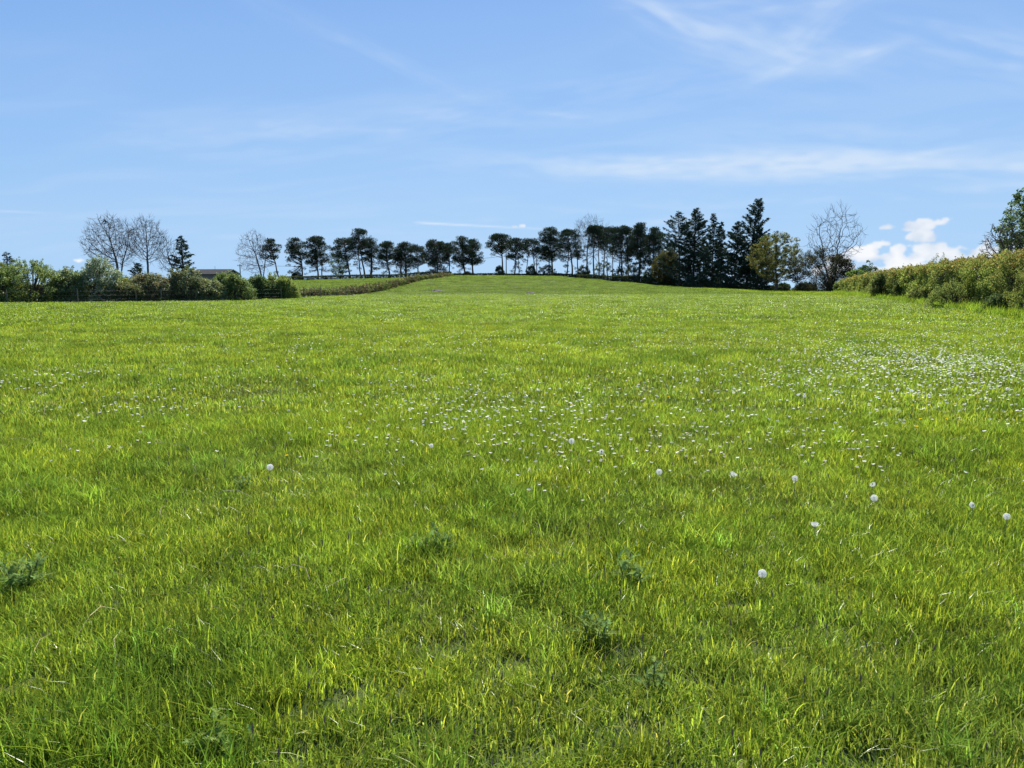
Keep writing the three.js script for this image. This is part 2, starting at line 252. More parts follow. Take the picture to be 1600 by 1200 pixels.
function pine(label, seed, o) {                               // o: base, top, topY, L, R, low (crown bottom row), d, trunks, lean
  const R = rng(seed), d = o.d, base = spot(o.base, d), g = thing('pine_tree', label, 'tree', base, 'pines along the crest hedge');
  const H = level(o.topY, d) - base.y, y0 = level(o.low + mix(5, 14, R()), d) - base.y, W = wide(o.R - o.L + 9, d) / 2, cx = spot((o.L + o.R) / 2, d).x - base.x, tx = spot(o.top ?? (o.L + o.R) / 2, d).x - base.x;
  const wood = new TB(), fol = new TB(), r0 = (o.girth ?? 0.24) * 1.2;
  const trunks = [base.x, ...(o.more || []).map((p) => spot(p, d).x)].map((x, k) => {
    const bx = x - base.x, ex = k ? mix(bx, cx, 0.5) : tx, ez = (R() - 0.5) * 1.2, pts = [], rad = [], hh = k ? H * mix(0.72, 0.9, R()) : H * 0.95, bend = (o.bend ?? (R() - 0.5) * 0.9);
    const bz = k ? (R() - 0.5) * 4 : 0;
    for (let i = 0; i <= 9; i++) { const t = i / 9; pts.push(V(mix(bx, ex, t ** 1.3) + Math.sin(t * 3.1) * bend + (R() - 0.5) * 0.18, t * hh - (i ? 0 : 0.25), bz + ez * t + (R() - 0.5) * 0.15)); rad.push(r0 * mix(1, 0.22, t) * (i ? 1 : 1.25) * (k ? 0.75 : 1)); }
    wood.tube(pts, rad, 7, vary(R, PINEBARK, 0.15)); return { pts, hh };
  });
  const at = (T, y) => { const f = clamp(y / T.hh) * 9, i = Math.min(8, Math.floor(f)); return T.pts[i].clone().lerp(T.pts[i + 1], f - i); };
  const pads = [], N = Math.round((o.dense ?? 1) * (H - y0) * W * 2.2) + 12;
  for (let k = 0; k < N; k++) {
    const t = R() ** (o.umbrella ? 0.55 : 0.8), lobes = 0.82 + 0.36 * vnoise(seed * 3.1 + R() * 0.4, k * 0.13), wy = lobes * (o.umbrella ? Math.sin(Math.PI * clamp(0.06 + 0.82 * t)) ** 0.7 : Math.sin(Math.PI * clamp(0.16 + 0.78 * t)) ** 0.6), a = R() * 6.283, rr = Math.sqrt(mix(0.12, 1, R())) * wy;
    const c = V(mix(cx, tx, t * 0.5) + (R() - 0.5) * 0.7 + Math.cos(a) * rr * (W - 0.55), y0 + t * (H - y0 - 0.45), Math.sin(a) * rr * (W * 0.9));
    pads.push([c, mix(0.6, 1.4, R() ** 1.4) * (o.pad ?? 1)]);
  }
  for (const [px, py, s] of o.extra || []) { pads.push([V(spot(px, d).x - base.x, level(py, d) - base.y, (R() - 0.5) * 1.5), s]); }
  pads.push([V(tx, H - 0.5, 0), 0.7]);
  for (let k = 0; k < 9; k++) { const t = mix(0.05, 0.98, R()), a = R() * 6.283, q = W * mix(0.85, 1.22, R()) * Math.sin(Math.PI * clamp(0.2 + 0.7 * t)); pads.push([V(mix(cx, tx, t * 0.5) + Math.cos(a) * q, y0 + t * (H - y0) * 1.02, Math.sin(a) * q * 0.8), mix(0.3, 0.6, R())]); }
  for (let k = Math.floor(R() * 7); k > 0; k--) { const y = y0 * mix(0.35, 0.95, R()), a = R() * 6.283, q = W * mix(0.25, 0.75, R()); pads.push([V(cx + Math.cos(a) * q, y, Math.sin(a) * q), mix(0.4, 0.95, R())]); }
  for (const [c, s] of pads) {
    let T = trunks[0]; for (const q of trunks) if (Math.hypot(at(q, c.y).x - c.x, at(q, c.y).z - c.z) < Math.hypot(at(T, c.y).x - c.x, at(T, c.y).z - c.z)) T = q;
    const out = Math.hypot(c.x - at(T, c.y).x, c.z - at(T, c.y).z), st = at(T, Math.max(y0 * 0.8, c.y - out * mix(0.15, 0.7, R()))), m = st.clone().lerp(c, 0.5); m.y -= 0.12 * out * (R() - 0.2); m.x += (R() - 0.5) * 0.4; m.z += (R() - 0.5) * 0.4;
    wood.tube([st, m, c], [0.035 + 0.02 * out, 0.035 + 0.01 * out, 0.025], 4, vary(R, [0.09, 0.065, 0.05], 0.15));
    const n = Math.round(125 * s * s), col = vary(R, PINE, 0.3, 0.15);
    for (let k = 0; k < n; k++) {
      let a, b, e; do { a = R() * 2 - 1; b = R() * 2 - 1; e = R() * 2 - 1; } while (a * a + b * b + e * e > 1);
      const lean = R() < 0.5 ? 0.6 : 0.1; fol.needle(c.x + a * s, c.y + b * s * 0.58, c.z + e * s, a * 0.7 + (R() - 0.5) * 0.8, 0.2 + R() * lean + b * 0.5, e * 0.7 + (R() - 0.5) * 0.8, mix(0.26, 0.5, R()), 0.1, R, vary(R, col, 0.25));
    }
  }
  part('trunk', wood.geo(true), M.bark, g); part('crown', fol.geo(), M.needle, g);
}
function spruce(label, seed, o) {                             // o: base, topY, L, R, d, low (share of bare trunk), top shape
  const R = rng(seed), d = o.d, base = spot(o.base, d), g = thing('conifer_tree', label, 'tree', base, 'tall dark conifers');
  const H = level(o.topY, d) - base.y, W = wide(o.R - o.L, d) / 2 * 1.28, tx = spot(o.top ?? o.base, d).x - base.x, wood = new TB(), fol = new TB(), pts = [], rad = [];
  for (let i = 0; i <= 8; i++) { const t = i / 8; pts.push(V(tx * t + (R() - 0.5) * 0.15, t * H - (i ? 0 : 0.3), (R() - 0.5) * 0.15)); rad.push(mix(o.girth ?? 0.28, 0.03, t)); }
  wood.tube(pts, rad, 7, vary(R, [0.085, 0.065, 0.05], 0.1));
  const N = Math.round(H * (o.n ?? 9) * 1.35), col0 = o.color || [0.048, 0.072, 0.042];
  for (let k = 0; k < N; k++) {
    const az = R() * 6.283, t = mix(o.low ?? 0.12, 0.985, (k + R()) / N), shape = (o.column ? mix(0.55, 1, Math.sin(Math.PI * clamp(t * 0.9 + 0.05))) * (1 - t ** 5) : (1 - t) ** 0.75 * 1.08), len = Math.max(0.3, W * shape * mix(0.3, 1.35, R()) * (0.75 + 0.5 * vnoise(t * 7 + seed, az * 0.9)));
    const p0 = V(tx * t, t * H, 0), rise = o.rise ?? mix(-0.25, 0.75, t), dir = V(Math.cos(az), rise + (R() - 0.5) * 0.35, Math.sin(az)), tip = p0.clone().addScaledVector(dir, len * 0.85), midp = p0.clone().lerp(tip, 0.5); midp.y -= len * 0.10; tip.y += len * 0.06;
    wood.tube([p0, midp, tip], [0.045, 0.03, 0.012], 3, col0.map((c) => c * 1.6));
    const n = Math.round(len * (o.tuft ?? 21)) + 5, col = vary(R, col0, 0.25, 0.12);
    for (let q = 0; q < n; q++) {
      const f = mix(0.12, 1.05, Math.sqrt(R())), c = f < 0.5 ? p0.clone().lerp(midp, f * 2) : midp.clone().lerp(tip, f * 2 - 1), sp = 0.42 * (1.15 - f * 0.7);
      fol.needle(c.x + (R() - 0.5) * sp * 2, c.y - R() * sp * (o.droop ?? 1) + 0.1, c.z + (R() - 0.5) * sp * 2, dir.x * 0.6 + (R() - 0.5), (R() - 0.55) * 0.9, dir.z * 0.6 + (R() - 0.5), mix(0.3, 0.65, R()), 0.12, R, vary(R, col, 0.25));
    }
  }
  part('trunk', wood.geo(true), M.bark, g); part('crown', fol.geo(), M.needle, g);
}
// a leafy tree: branching skeleton with leaf clumps along the outer twigs
function leafyTree(label, seed, base, topY, L, Rr, d, opt) {
  const R = rng(seed), g = thing('broadleaf_tree', label, 'tree', base, opt.group), H = level(topY, d) - base.y, W = wide(Rr - L, d), cx = spot((L + Rr) / 2, d).x - base.x;
  const o = { H: H - 0.35, W: W - 0.5, cx, low: H * 0.25, n: 800, step: H * 0.04, kill: H * 0.055, wiggle: 0.4, tip: 0.014, pipe: 2.05, droop: 0.5, ...opt }, N = colonize(R, o), a = new TB(), b = new TB();
  wooden(R, N, a, a, o);
  for (const n of N) if (n.r2 < (o.leafOn ?? 0.06) && n.par >= 0 && R() < (o.fillIn ?? 0.9)) { const p = n.p, k = o.size * mix(0.6, 1.3, R()), col = vary(R, o.colors[Math.floor(R() * o.colors.length)], 0.15); clump(b, R, p.x, p.y, p.z, k, k * 0.65, k, Math.round(o.leaves * mix(0.4, 1.2, R())), o.leaf, (q) => vary(q, col, 0.22)); }
  part('trunk', a.geo(), M.bark, g); part('crown', b.geo(), M.leaf, g);
}
// a bush: stems from the ground and leaf clumps filling an uneven dome
function bush(name, label, seed, base, H, W, D, o) {
  const R = rng(seed), g = thing(name, label, o.category || 'bush', base, o.group), a = new TB(), b = new TB(), N = o.n;
  const lumps = []; for (let k = 0; k < 7; k++) lumps.push([R() * 6.283, mix(-0.2, 1, R()), mix(0.7, 1.3, R())]);
  for (let k = 0; k < N; k++) {
    const az = R() * 6.283, u = mix(0.02, 1, R()), shell = mix(0.55, 1, Math.sqrt(R()));
    let bump = 0.78; for (const [la, lu, ls] of lumps) { const dd = Math.cos(az - la) * 0.5 + 0.5 - Math.abs(u - lu) * 0.8; bump = Math.max(bump, ls * clamp(dd + 0.25)); }
    const prof = o.flat ? (1 - u ** 6) : Math.sqrt(Math.max(0.03, 1 - (u * 1.02 - 0.3) ** 2 / 0.55)), rr = shell * bump * prof;
    const x = Math.cos(az) * rr * W / 2, z = Math.sin(az) * rr * D / 2, y = u * H * mix(0.85, 1.05, R()) * (0.72 + 0.28 * bump), s = o.size * mix(0.6, 1.2, R());
    const col = vary(R, o.colors[Math.floor(R() * o.colors.length)], 0.15, 0.1);
    clump(b, R, x, Math.max(s * 0.3, y - s * 0.3), z, s, s * 0.75, s, o.leaves, o.leaf, (q) => vary(q, o.bloom && q() < o.bloom ? [0.55, 0.56, 0.45] : col, 0.22));
    if (k % 3 === 0) { const m = V(x * 0.35, y * 0.5, z * 0.35); a.tube([V(x * 0.02, -0.15, z * 0.02), m, V(x * 0.95, y, z * 0.95)], [0.045, 0.03, 0.012], 4, vary(R, [0.09, 0.075, 0.055], 0.2)); }
  }
  for (let k = 0; k < (o.shoots ?? 0); k++) { const x = (R() - 0.5) * W * 0.95, z = (R() - 0.5) * D * 0.7, e = 1 - (x / W) ** 2 * 2, m = V(x * 0.6, H * 0.6 * e, z * 0.6), t = V(x + (R() - 0.5) * 0.6, H * mix(0.92, 1.14, R()) * e, z); a.tube([V(0, -0.15, 0), m, t], [0.03, 0.018, 0.007], 3, BARK); for (let q = 0; q < 11; q++) { const p = m.clone().lerp(t, mix(0.2, 1, R())), col = vary(R, o.colors[Math.floor(R() * o.colors.length)], 0.15); clump(b, R, p.x, p.y, p.z, 0.14, 0.14, 0.14, 9, o.leaf, (w) => vary(w, col, 0.2)); } }
  part('stems', a.geo(), M.bark, g); part('foliage', b.geo(), M.leaf, g);
  return g;
}
// a hedge following a line of [x, z, height, depth]
function hedge(label, seed, line, o) {
  const R = rng(seed), base = V(line[0][0], ground(line[0][0], line[0][1]), line[0][1]), g = thing(o.name || 'hedge', label, 'hedge', base, o.group), a = new TB(), b = new TB();
  for (let k = 1; k < line.length; k++) {
    const [x0, z0, h0, w0] = line[k - 1], [x1, z1, h1, w1] = line[k], L = Math.hypot(x1 - x0, z1 - z0), nx = -(z1 - z0) / L, nz = (x1 - x0) / L, dist = Math.hypot((x0 + x1) / 2, (z0 + z1) / 2), leaf = o.leaf * Math.max(1, dist / o.lod), n = Math.round(L * (h0 + h1 + w0) * o.cover / (leaf * leaf * 0.3));
    for (let q = 0; q < n; q++) {
      const t = R(), h = mix(h0, h1, t), w = mix(w0, w1, t), x = mix(x0, x1, t), z = mix(z0, z1, t), along = (k * 31 + t * L) * 1.0;
      const f = R() * (2 * h + w); let s, y, top = false; if (f < h) { s = -0.5; y = f / h; } else if (f < h + w) { s = (f - h) / w - 0.5; y = 1; top = true; } else { s = 0.5; y = (f - h - w) / h; }
      const lump = fbm(along * o.lump + s * 2, y * h * o.lump * 1.3 + s * 9 + 20, 3) - 0.5, fine = fbm(along * o.lump * 4 + 7, y * h * 4 * o.lump + s * 5, 2) - 0.5;
      let inn = (lump * 1.5 + fine * 0.7) * o.rough - R() ** 2 * 0.35 * Math.min(1, w);
      const round = y > 0.75 ? (y - 0.75) ** 2 * 3 * w * 0.5 : 0, skirt = y < 0.25 ? (0.25 - y) * 0.9 * w * 0.4 : 0;
      const off = top ? s * w * 0.92 : Math.sign(s) * (w / 2 + inn - round + skirt), yy = top ? h + inn * 0.8 - Math.abs(s) * 0.25 * w * 0.3 : y * h;
      const px = x + nx * off, pz = z + nz * off, gy = ground(px, pz), c = o.color(R, y, top, along, lump);
      const len = leaf * mix(0.65, 1.35, R()); b.leaf(px - base.x, gy + Math.max(0.02, yy) + (R() < 0.03 && top ? R() * 0.3 : 0) - base.y, pz - base.z, R, len, len * 0.32, vary(R, c, 0.25));
    }
    const st = Math.round(L * (o.stems ?? 2.5)); for (let q = 0; q < st; q++) { const t = R(), x = mix(x0, x1, t) + (R() - 0.5) * w0 * 0.4, z = mix(z0, z1, t) + (R() - 0.5) * w0 * 0.4, h = mix(h0, h1, t), gy = ground(x, z); for (let e = 0; e < 4; e++) a.tube([V(x - base.x, gy - 0.15 - base.y, z - base.z), V(x - base.x + (R() - 0.5) * 0.5, gy + h * 0.5 - base.y, z - base.z + (R() - 0.5) * 0.5), V(x - base.x + (R() - 0.5) * w0 * 0.8, gy + h * mix(0.8, 0.98, R()) - base.y, z - base.z + (R() - 0.5) * w0 * 0.8)], [0.04, 0.03, 0.012], 4, [0.08, 0.065, 0.05]); }
  }
  part('stems', a.geo(), M.bark, g).userData.kind = 'stuff'; part('foliage', b.geo(), M.hedge, g);
}

// --- the left: leafless trees, conifers, roof
bareTree('wide leafless tree with forked trunk behind the hawthorn hedge', 11, spot(187, 150), 334, 135, 219, 150, { n: 1700, low: 4.2, stems: [[0, 0.9, 1.1], [0, -0.5, 1.25]] });
bareTree('tall narrow leafless tree beside the forked leafless tree', 12, spot(233, 152), 335, 203, 263, 152, { n: 1300, low: 5.2 });
bareTree('small thin leafless tree beside the dark flat-topped conifer', 13, spot(271, 155), 367, 246, 282, 155, { n: 600, low: 3, twigs: 3 });
bareTree('leafless ash tree with two thin stems beside a leaning pine', 14, spot(410, 185), 357, 373, 426, 185, { n: 800, low: 4, stems: [[0, -1.2, 1.6], [0.1, 1.0, 1.5]], droop: 0.3, twigs: 3 });
spruce('dark flat-topped conifer with broad skirt beside the house roof', 21, { base: 287, topY: 367, L: 265, R: 309, d: 158, low: 0.05, rise: -0.05, n: 8, column: false, girth: 0.3 });
spruce('lone dark conifer tip above the hawthorn at the hedge end', 22, { base: 14, topY: 394, L: -2, R: 30, d: 140, low: 0.1, rise: 0.35, n: 6, girth: 0.2, tuft: 12 });
spruce('short bushy evergreen between the two big leafless trees', 23, { base: 216, topY: 412, L: 203, R: 230, d: 120, low: 0.02, n: 9, girth: 0.12, color: [0.035, 0.06, 0.03] });

// --- pines on the crest
const D = 230;
[
  ['slender leaning pine with small round crown beside leafless ash', { base: 436, top: 424, topY: 373, L: 412, R: 438, low: 398, d: 190, girth: 0.17, dense: 1.2, pad: 0.8, bend: -0.1 }],
  ['crooked pine with drooping side branch, first of the crest row', { base: 472, top: 465, topY: 372, L: 452, R: 478, low: 402, bend: 0.6, extra: [[453, 408, 0.9], [452, 415, 0.7], [468, 412, 0.9], [474, 420, 0.9], [456, 426, 0.7], [466, 424, 1]] }],
  ['broad dense pine clothed almost to the ground beside crooked pine', { base: 497, top: 492, topY: 369, L: 478, R: 515, low: 404, more: [502], dense: 1.25, extra: [[484, 410, 1.1], [508, 408, 1.1], [492, 416, 1.1], [510, 424, 0.9], [488, 424, 0.8]] }],
  ['dark pine standing behind the bright green rounded tree', { base: 548, top: 540, topY: 371, L: 523, R: 556, low: 398, bend: -0.3 }],
  ['tallest pine of the crest row, two slim bare trunks', { base: 571, top: 562, topY: 357, L: 549, R: 576, low: 384, more: [566], bend: -0.3, extra: [[556, 414, 0.8], [562, 420, 0.8], [558, 405, 0.7]] }],
  ['stocky pine with thick trunk touching the tallest pine', { base: 579, top: 580, topY: 371, L: 567, R: 592, low: 404, girth: 0.36, extra: [[586, 412, 1], [588, 420, 0.8], [572, 410, 0.9]] }],
  ['bushy pine with low ragged skirts after the stocky pine', { base: 610, top: 604, topY: 377, L: 592, R: 618, low: 408, dense: 1.15, extra: [[598, 418, 1], [602, 426, 0.8], [618, 425, 0.8]] }],
  ['heavy-crowned pine with a thick ivy-clad trunk', { base: 634, top: 632, topY: 378, L: 618, R: 646, low: 408, more: [628], girth: 0.34, dense: 1.2, extra: [[634, 416, 1.2], [636, 424, 1.2], [622, 425, 0.7]] }],
  ['thin pine with bare pole trunk beside the ivy-clad pine', { base: 653, top: 650, topY: 381, L: 642, R: 666, low: 408, girth: 0.17, dense: 0.9, extra: [[662, 410, 0.7]] }],
  ['spreading pine with broad flat crown above the hill hedge end', { base: 684, top: 680, topY: 374, L: 661, R: 700, low: 404, more: [680], dense: 1.2, extra: [[674, 414, 1.1], [690, 418, 1.1], [696, 424, 0.9], [678, 424, 0.9]] }],
  ['thin pine with side tufts behind the spreading pine', { base: 702, top: 699, topY: 380, L: 690, R: 708, low: 402, girth: 0.18, extra: [[708, 410, 0.9], [700, 414, 0.7]] }],
  ['round-topped pine on a straight trunk before the wide gap', { base: 727, top: 724, topY: 370, L: 707, R: 738, low: 398, dense: 1.15, extra: [[716, 416, 0.6], [720, 422, 0.5], [719, 427, 0.5]] }],
  ['forked pine with drooping arm beside the wide gap', { base: 740, top: 738, topY: 374, L: 728, R: 752, low: 402, bend: -0.35, extra: [[748, 404, 0.9], [754, 408, 0.8], [733, 405, 0.7]] }],
  ['umbrella-shaped pine with flat crown beside the utility pole', { base: 786, top: 783, topY: 366, L: 761, R: 799, low: 384, umbrella: true, dense: 1.3, bend: -0.1, extra: [[770, 398, 0.9], [777, 395, 0.8], [764, 381, 0.8]] }],
  ['pine on two close thin trunks after the umbrella pine', { base: 804, top: 804, topY: 371, L: 792, R: 819, low: 396, more: [811], girth: 0.18, extra: [[796, 402, 0.7], [806, 418, 0.9], [801, 424, 0.8], [814, 424, 0.7]] }],
  ['pine on crossed leaning trunks amid yellow-green scrub', { base: 834, top: 828, topY: 373, L: 815, R: 846, low: 392, more: [822, 838], girth: 0.18, umbrella: true, extra: [[836, 402, 1], [818, 406, 0.6], [843, 404, 0.6]] }],
  ['large rounded pine rising above the dark holly bush', { base: 864, top: 858, topY: 355, L: 842, R: 876, low: 394, more: [859], dense: 1.25 }],
  ['ragged pine with a low bare fork beside holly bush', { base: 894, top: 886, topY: 359, L: 873, R: 912, low: 400, more: [885, 902], bend: 0.2, extra: [[880, 408, 0.9], [884, 416, 0.8]] }],
  ['tall pine in front of the round leafless crown', { base: 929, top: 930, topY: 353, L: 912, R: 948, low: 384, more: [935], umbrella: true, extra: [[914, 408, 0.9], [920, 412, 0.8], [916, 386, 0.9]] }],
  ['flat-topped pine with three thin trunks right beside grove', { base: 943, top: 948, topY: 354, L: 934, R: 966, low: 382, more: [949, 955], umbrella: true, girth: 0.2 }],
  ['dense dark pine in the thick of the grove', { base: 971, top: 972, topY: 352, L: 954, R: 992, low: 398, more: [982, 964], dense: 1.3, d: 222, extra: [[962, 404, 1.1], [976, 410, 1], [968, 418, 0.9]] }],
  ['pointed narrow pine at the edge of the grove', { base: 998, top: 998, topY: 349, L: 986, R: 1012, low: 408, d: 215, dense: 1.3, girth: 0.33, extra: [[990, 414, 1], [1004, 412, 1], [992, 424, 0.9], [1000, 420, 1]] }],
  ['shaggy dark pine beside the olive-leaved thicket', { base: 1018, top: 1020, topY: 356, L: 1008, R: 1036, low: 404, d: 208, dense: 1.35, extra: [[1012, 410, 1.1], [1022, 414, 1.1], [1016, 422, 1], [1034, 368, 0.7]] }],
].forEach(([l, o], i) => pine(l, 100 + i, { d: D + (i * 37 % 11) - 4, ...o }));
bareTree('round-crowned leafless tree rising behind the pine grove', 15, spot(918, 246), 336, 891, 950, 246, { n: 1400, low: 9, twigColor: [0.12, 0.1, 0.085] });
leafyTree('bright green rounded tree among the crest pines', 31, spot(532, 226), 387, 512, 550, 226, { n: 300, kill: 1.1, size: 0.8, leaves: 30, leaf: 0.3, fillIn: 0.8, colors: [[0.08, 0.13, 0.045], [0.1, 0.15, 0.05]], low: 1.5, wiggle: 0.8 });

// --- the dark conifers and the oak on the right
spruce('open-branched conifer with spreading top beside olive thicket', 41, { base: 1062, top: 1057, topY: 329, L: 1030, R: 1086, d: 186, low: 0.1, n: 7.5, rise: 0.18, column: true, tuft: 16, girth: 0.24 });
spruce('tall full conifer next to the open-branched conifer', 42, { base: 1083, top: 1084, topY: 324, L: 1064, R: 1106, d: 182, low: 0.05, n: 11, column: true, girth: 0.32, rise: 0.12 });
spruce('slim ragged conifer with a thin pointed top', 43, { base: 1113, top: 1112, topY: 332, L: 1099, R: 1126, d: 176, low: 0.08, n: 8, column: true, girth: 0.22, rise: 0.05 });
spruce('narrow conifer leaning on the slim ragged conifer', 44, { base: 1126, top: 1124, topY: 345, L: 1112, R: 1137, d: 178, low: 0.1, n: 8, girth: 0.2, rise: 0.1 });
spruce('shaggy dark conifer in front of the tallest conifer', 45, { base: 1147, top: 1151, topY: 345, L: 1130, R: 1170, d: 170, low: 0.04, n: 10, column: true, girth: 0.25, rise: 0.1 });
spruce('tallest conifer of all with upswept branch tips', 46, { base: 1166, top: 1179, topY: 309, L: 1142, R: 1212, d: 172, low: 0.05, n: 9.5, girth: 0.34, rise: 0.38 });
spruce('dark lower conifer tucked behind the oak', 47, { base: 1183, top: 1184, topY: 352, L: 1166, R: 1204, d: 170, low: 0.04, n: 9, column: true, girth: 0.22, rise: 0.0 });
spruce('short conifer filling the gap behind the slim conifers', 48, { base: 1098, top: 1098, topY: 372, L: 1082, R: 1116, d: 190, low: 0.03, n: 9, column: true, girth: 0.2, rise: 0.0 });
spruce('dark young conifer between pine grove and open conifer', 49, { base: 1046, top: 1045, topY: 378, L: 1032, R: 1060, d: 200, low: 0.03, n: 9, column: true, girth: 0.2, rise: 0.0 });
leafyTree('broad oak in olive young leaf before the dark conifers', 32, spot(1214, 156), 358, 1170, 1256, 156, { n: 1300, low: 2.6, droop: 0.55, size: 0.52, leaves: 44, leaf: 0.21, fillIn: 0.82, colors: [[0.17, 0.17, 0.04], [0.2, 0.19, 0.05], [0.12, 0.14, 0.04], [0.09, 0.11, 0.035]] });
leafyTree('olive-leaved thicket tree below the open-branched conifer', 33, spot(1042, 192), 388, 1018, 1066, 192, { low: 1.0, droop: 0.3, size: 0.65, leaves: 34, leaf: 0.26, colors: [[0.09, 0.09, 0.03], [0.12, 0.115, 0.035], [0.06, 0.07, 0.025]] });
bareTree('gnarled leafless tree with crooked limbs above ivy thicket', 16, spot(1302, 150), 321, 1258, 1344, 150, { n: 420, shell: 0.15, low: 5.6, wiggle: 0.95, kill: 0.75, tip: 0.022, pipe: 2.1, stems: [[0, 0.6, 1.15], [-0.2, -2.4, 1.1]], droop: 0.95, twigs: 3, up: 0 });
bush('evergreen_thicket', 'dark rounded evergreen thicket round the gnarled leafless tree', 61, spot(1298, 149), level(386, 149) - ground(30, -149) , wide(104, 149), 9, { n: 460, size: 0.75, leaves: 60, leaf: 0.2, colors: [[0.05, 0.062, 0.034], [0.06, 0.066, 0.034], [0.07, 0.066, 0.036]], category: 'thicket' });
bareTree('spindly leafless sapling between the oak and gnarled tree', 17, spot(1246, 152), 395, 1230, 1262, 152, { n: 220, low: 2, tip: 0.009, twigs: 3 });
bareTree('thin leafless sapling leaning towards the gnarled tree', 18, spot(1270, 150), 380, 1252, 1286, 150, { n: 240, low: 2, tip: 0.009, twigs: 3, stems: [[0, 0.8, 1]] });

// --- scrub under the trees
const SCRUB = 'scrub under the far trees';
[['broad green elder between the three-trunked pine and dense pine', 945, 408, 40, 218, [[0.07, 0.095, 0.04]]], ['tall dark shrub in front of the pointed narrow pine', 996, 400, 34, 208, [[0.065, 0.088, 0.04]]], ['leafy sapling clump between ragged pine and tall pine', 912, 412, 24, 226, [[0.08, 0.10, 0.045]]], ['dense shrub between the shaggy pine and olive thicket', 1028, 398, 34, 204, [[0.06, 0.088, 0.036]]], ['dark holly bush at the foot of the large rounded pine', 855, 412, 26, 224, [[0.055, 0.088, 0.055]]], ['yellow-green shrub between the crossed trunks', 830, 416, 18, 226, [[0.1, 0.13, 0.05], [0.08, 0.11, 0.04]]], ['small pale shrub beside the umbrella pine', 781, 416, 13, 228, [[0.09, 0.12, 0.05]]],
  ['dark undergrowth at the foot of the dense grove', 975, 414, 40, 215, [[0.0616, 0.088, 0.0484], [0.0685, 0.088, 0.0488]]], ['low dark undergrowth beside the ragged pine', 910, 424, 26, 222, [[0.0587, 0.088, 0.0488]]], ['yellowish hazel shrub at the edge of the grove', 1013, 420, 26, 200, [[0.1, 0.12, 0.035], [0.07, 0.09, 0.03]]],
  ['dark shrub below the crooked pine', 464, 424, 22, 228, [[0.0677, 0.088, 0.0338]]], ['bare-looking grey shrub before the wide gap', 730, 424, 12, 229, [[0.077, 0.088, 0.055]]], ['dark laurel under the tall full conifer', 1090, 430, 46, 176, [[0.0604, 0.088, 0.055], [0.066, 0.088, 0.044]]], ['dark undergrowth beneath the shaggy conifer', 1140, 428, 44, 168, [[0.0604, 0.088, 0.055], [0.0782, 0.088, 0.0488]]], ['shadowy shrub behind the oak trunk', 1190, 425, 44, 164, [[0.0695, 0.088, 0.0463], [0.0792, 0.088, 0.044]]],
  ['mid green shrub between the saplings and gnarled tree', 1258, 440, 34, 158, [[0.0629, 0.088, 0.0377]]], ['leafy green bush at the hedge end beyond gnarled tree', 1352, 411, 34, 150, [[0.06, 0.1, 0.035], [0.08, 0.12, 0.04]]], ['small green bush beside the oak trunk', 1226, 442, 16, 160, [[0.055, 0.088, 0.033]]], ['dark thicket beyond the slim conifers', 1118, 420, 40, 184, [[0.0587, 0.088, 0.0528]]],
].forEach(([l, px, top, w, d, colors], i) => { const b = spot(px, d); bush('scrub_bush', l, 200 + i, b, level(top, d) - b.y, wide(w, d), wide(w, d) * 0.8, { n: 70, size: 0.55, leaves: 46, leaf: 0.24, colors, group: SCRUB }); });

// --- hedges
const hp = (px, py, h, w) => { const p = hit(px, py); return [p.x, p.z, h, w]; }, hd = (px, d, h, w) => { const p = spot(px, d); return [p.x, p.z, h, w]; };
hedge('dark clipped hedge along the crest below the left pines', 301, [[436, 212], [520, 214], [600, 215], [660, 219], [705, 222]].map(([p, d]) => hd(p, d, 1.25, 1.4)), { leaf: 0.08, lod: 60, cover: 1.5, lump: 0.5, rough: 0.25, color: () => [0.072, 0.092, 0.044] });
hedge('low dark hedge on the skyline under the middle pines', 302, [[700, 224], [780, 226], [860, 224]].map(([p, d]) => hd(p, d, 0.75, 1.2)), { leaf: 0.08, lod: 60, cover: 1.5, lump: 0.5, rough: 0.25, color: () => [0.072, 0.092, 0.044] });
hedge('dark hedge dipping from the crest to the oak', 303, [[858, 220, 0.9], [900, 217, 1.1], [950, 210, 1.5], [1000, 202, 2.0], [1030, 196, 2.0], [1060, 188, 1.5], [1090, 178, 1.4], [1130, 170, 1.3], [1170, 164, 1.2], [1206, 159, 1.0], [1232, 156, 0.8]].map(([p, d, h]) => hd(p, d, h, 1.4)), { leaf: 0.08, lod: 60, cover: 1.7, lump: 0.5, rough: 0.3, color: () => [0.072, 0.092, 0.044] });
const HILLHEDGE = [[436, 466, 1.05], [480, 464.5, 0.85], [530, 462.5, 0.85], [560, 460, 1.0], [590, 455.5, 1.2], [615, 449, 1.2], [635, 443, 1.2], [655, 438.5, 1.1], [680, 434.5, 0.9], [706, 431.5, 0.6]];
hedge('flowering mixed hedge climbing the hillside between two fields', 304, HILLHEDGE.map(([p, y, h]) => hp(p, y, h * 0.78, 1.0)), { leaf: 0.07, lod: 45, cover: 1.25, lump: 0.4, rough: 1.0, color: (R, y, top, s) => { const n = fbm(s * 0.16, 3, 3); return R() < 0.08 ? [0.34, 0.24, 0.15] : n > 0.52 ? [0.10, 0.105, 0.04] : top && R() < 0.5 ? [0.2, 0.22, 0.055] : [0.105, 0.14, 0.04]; } });
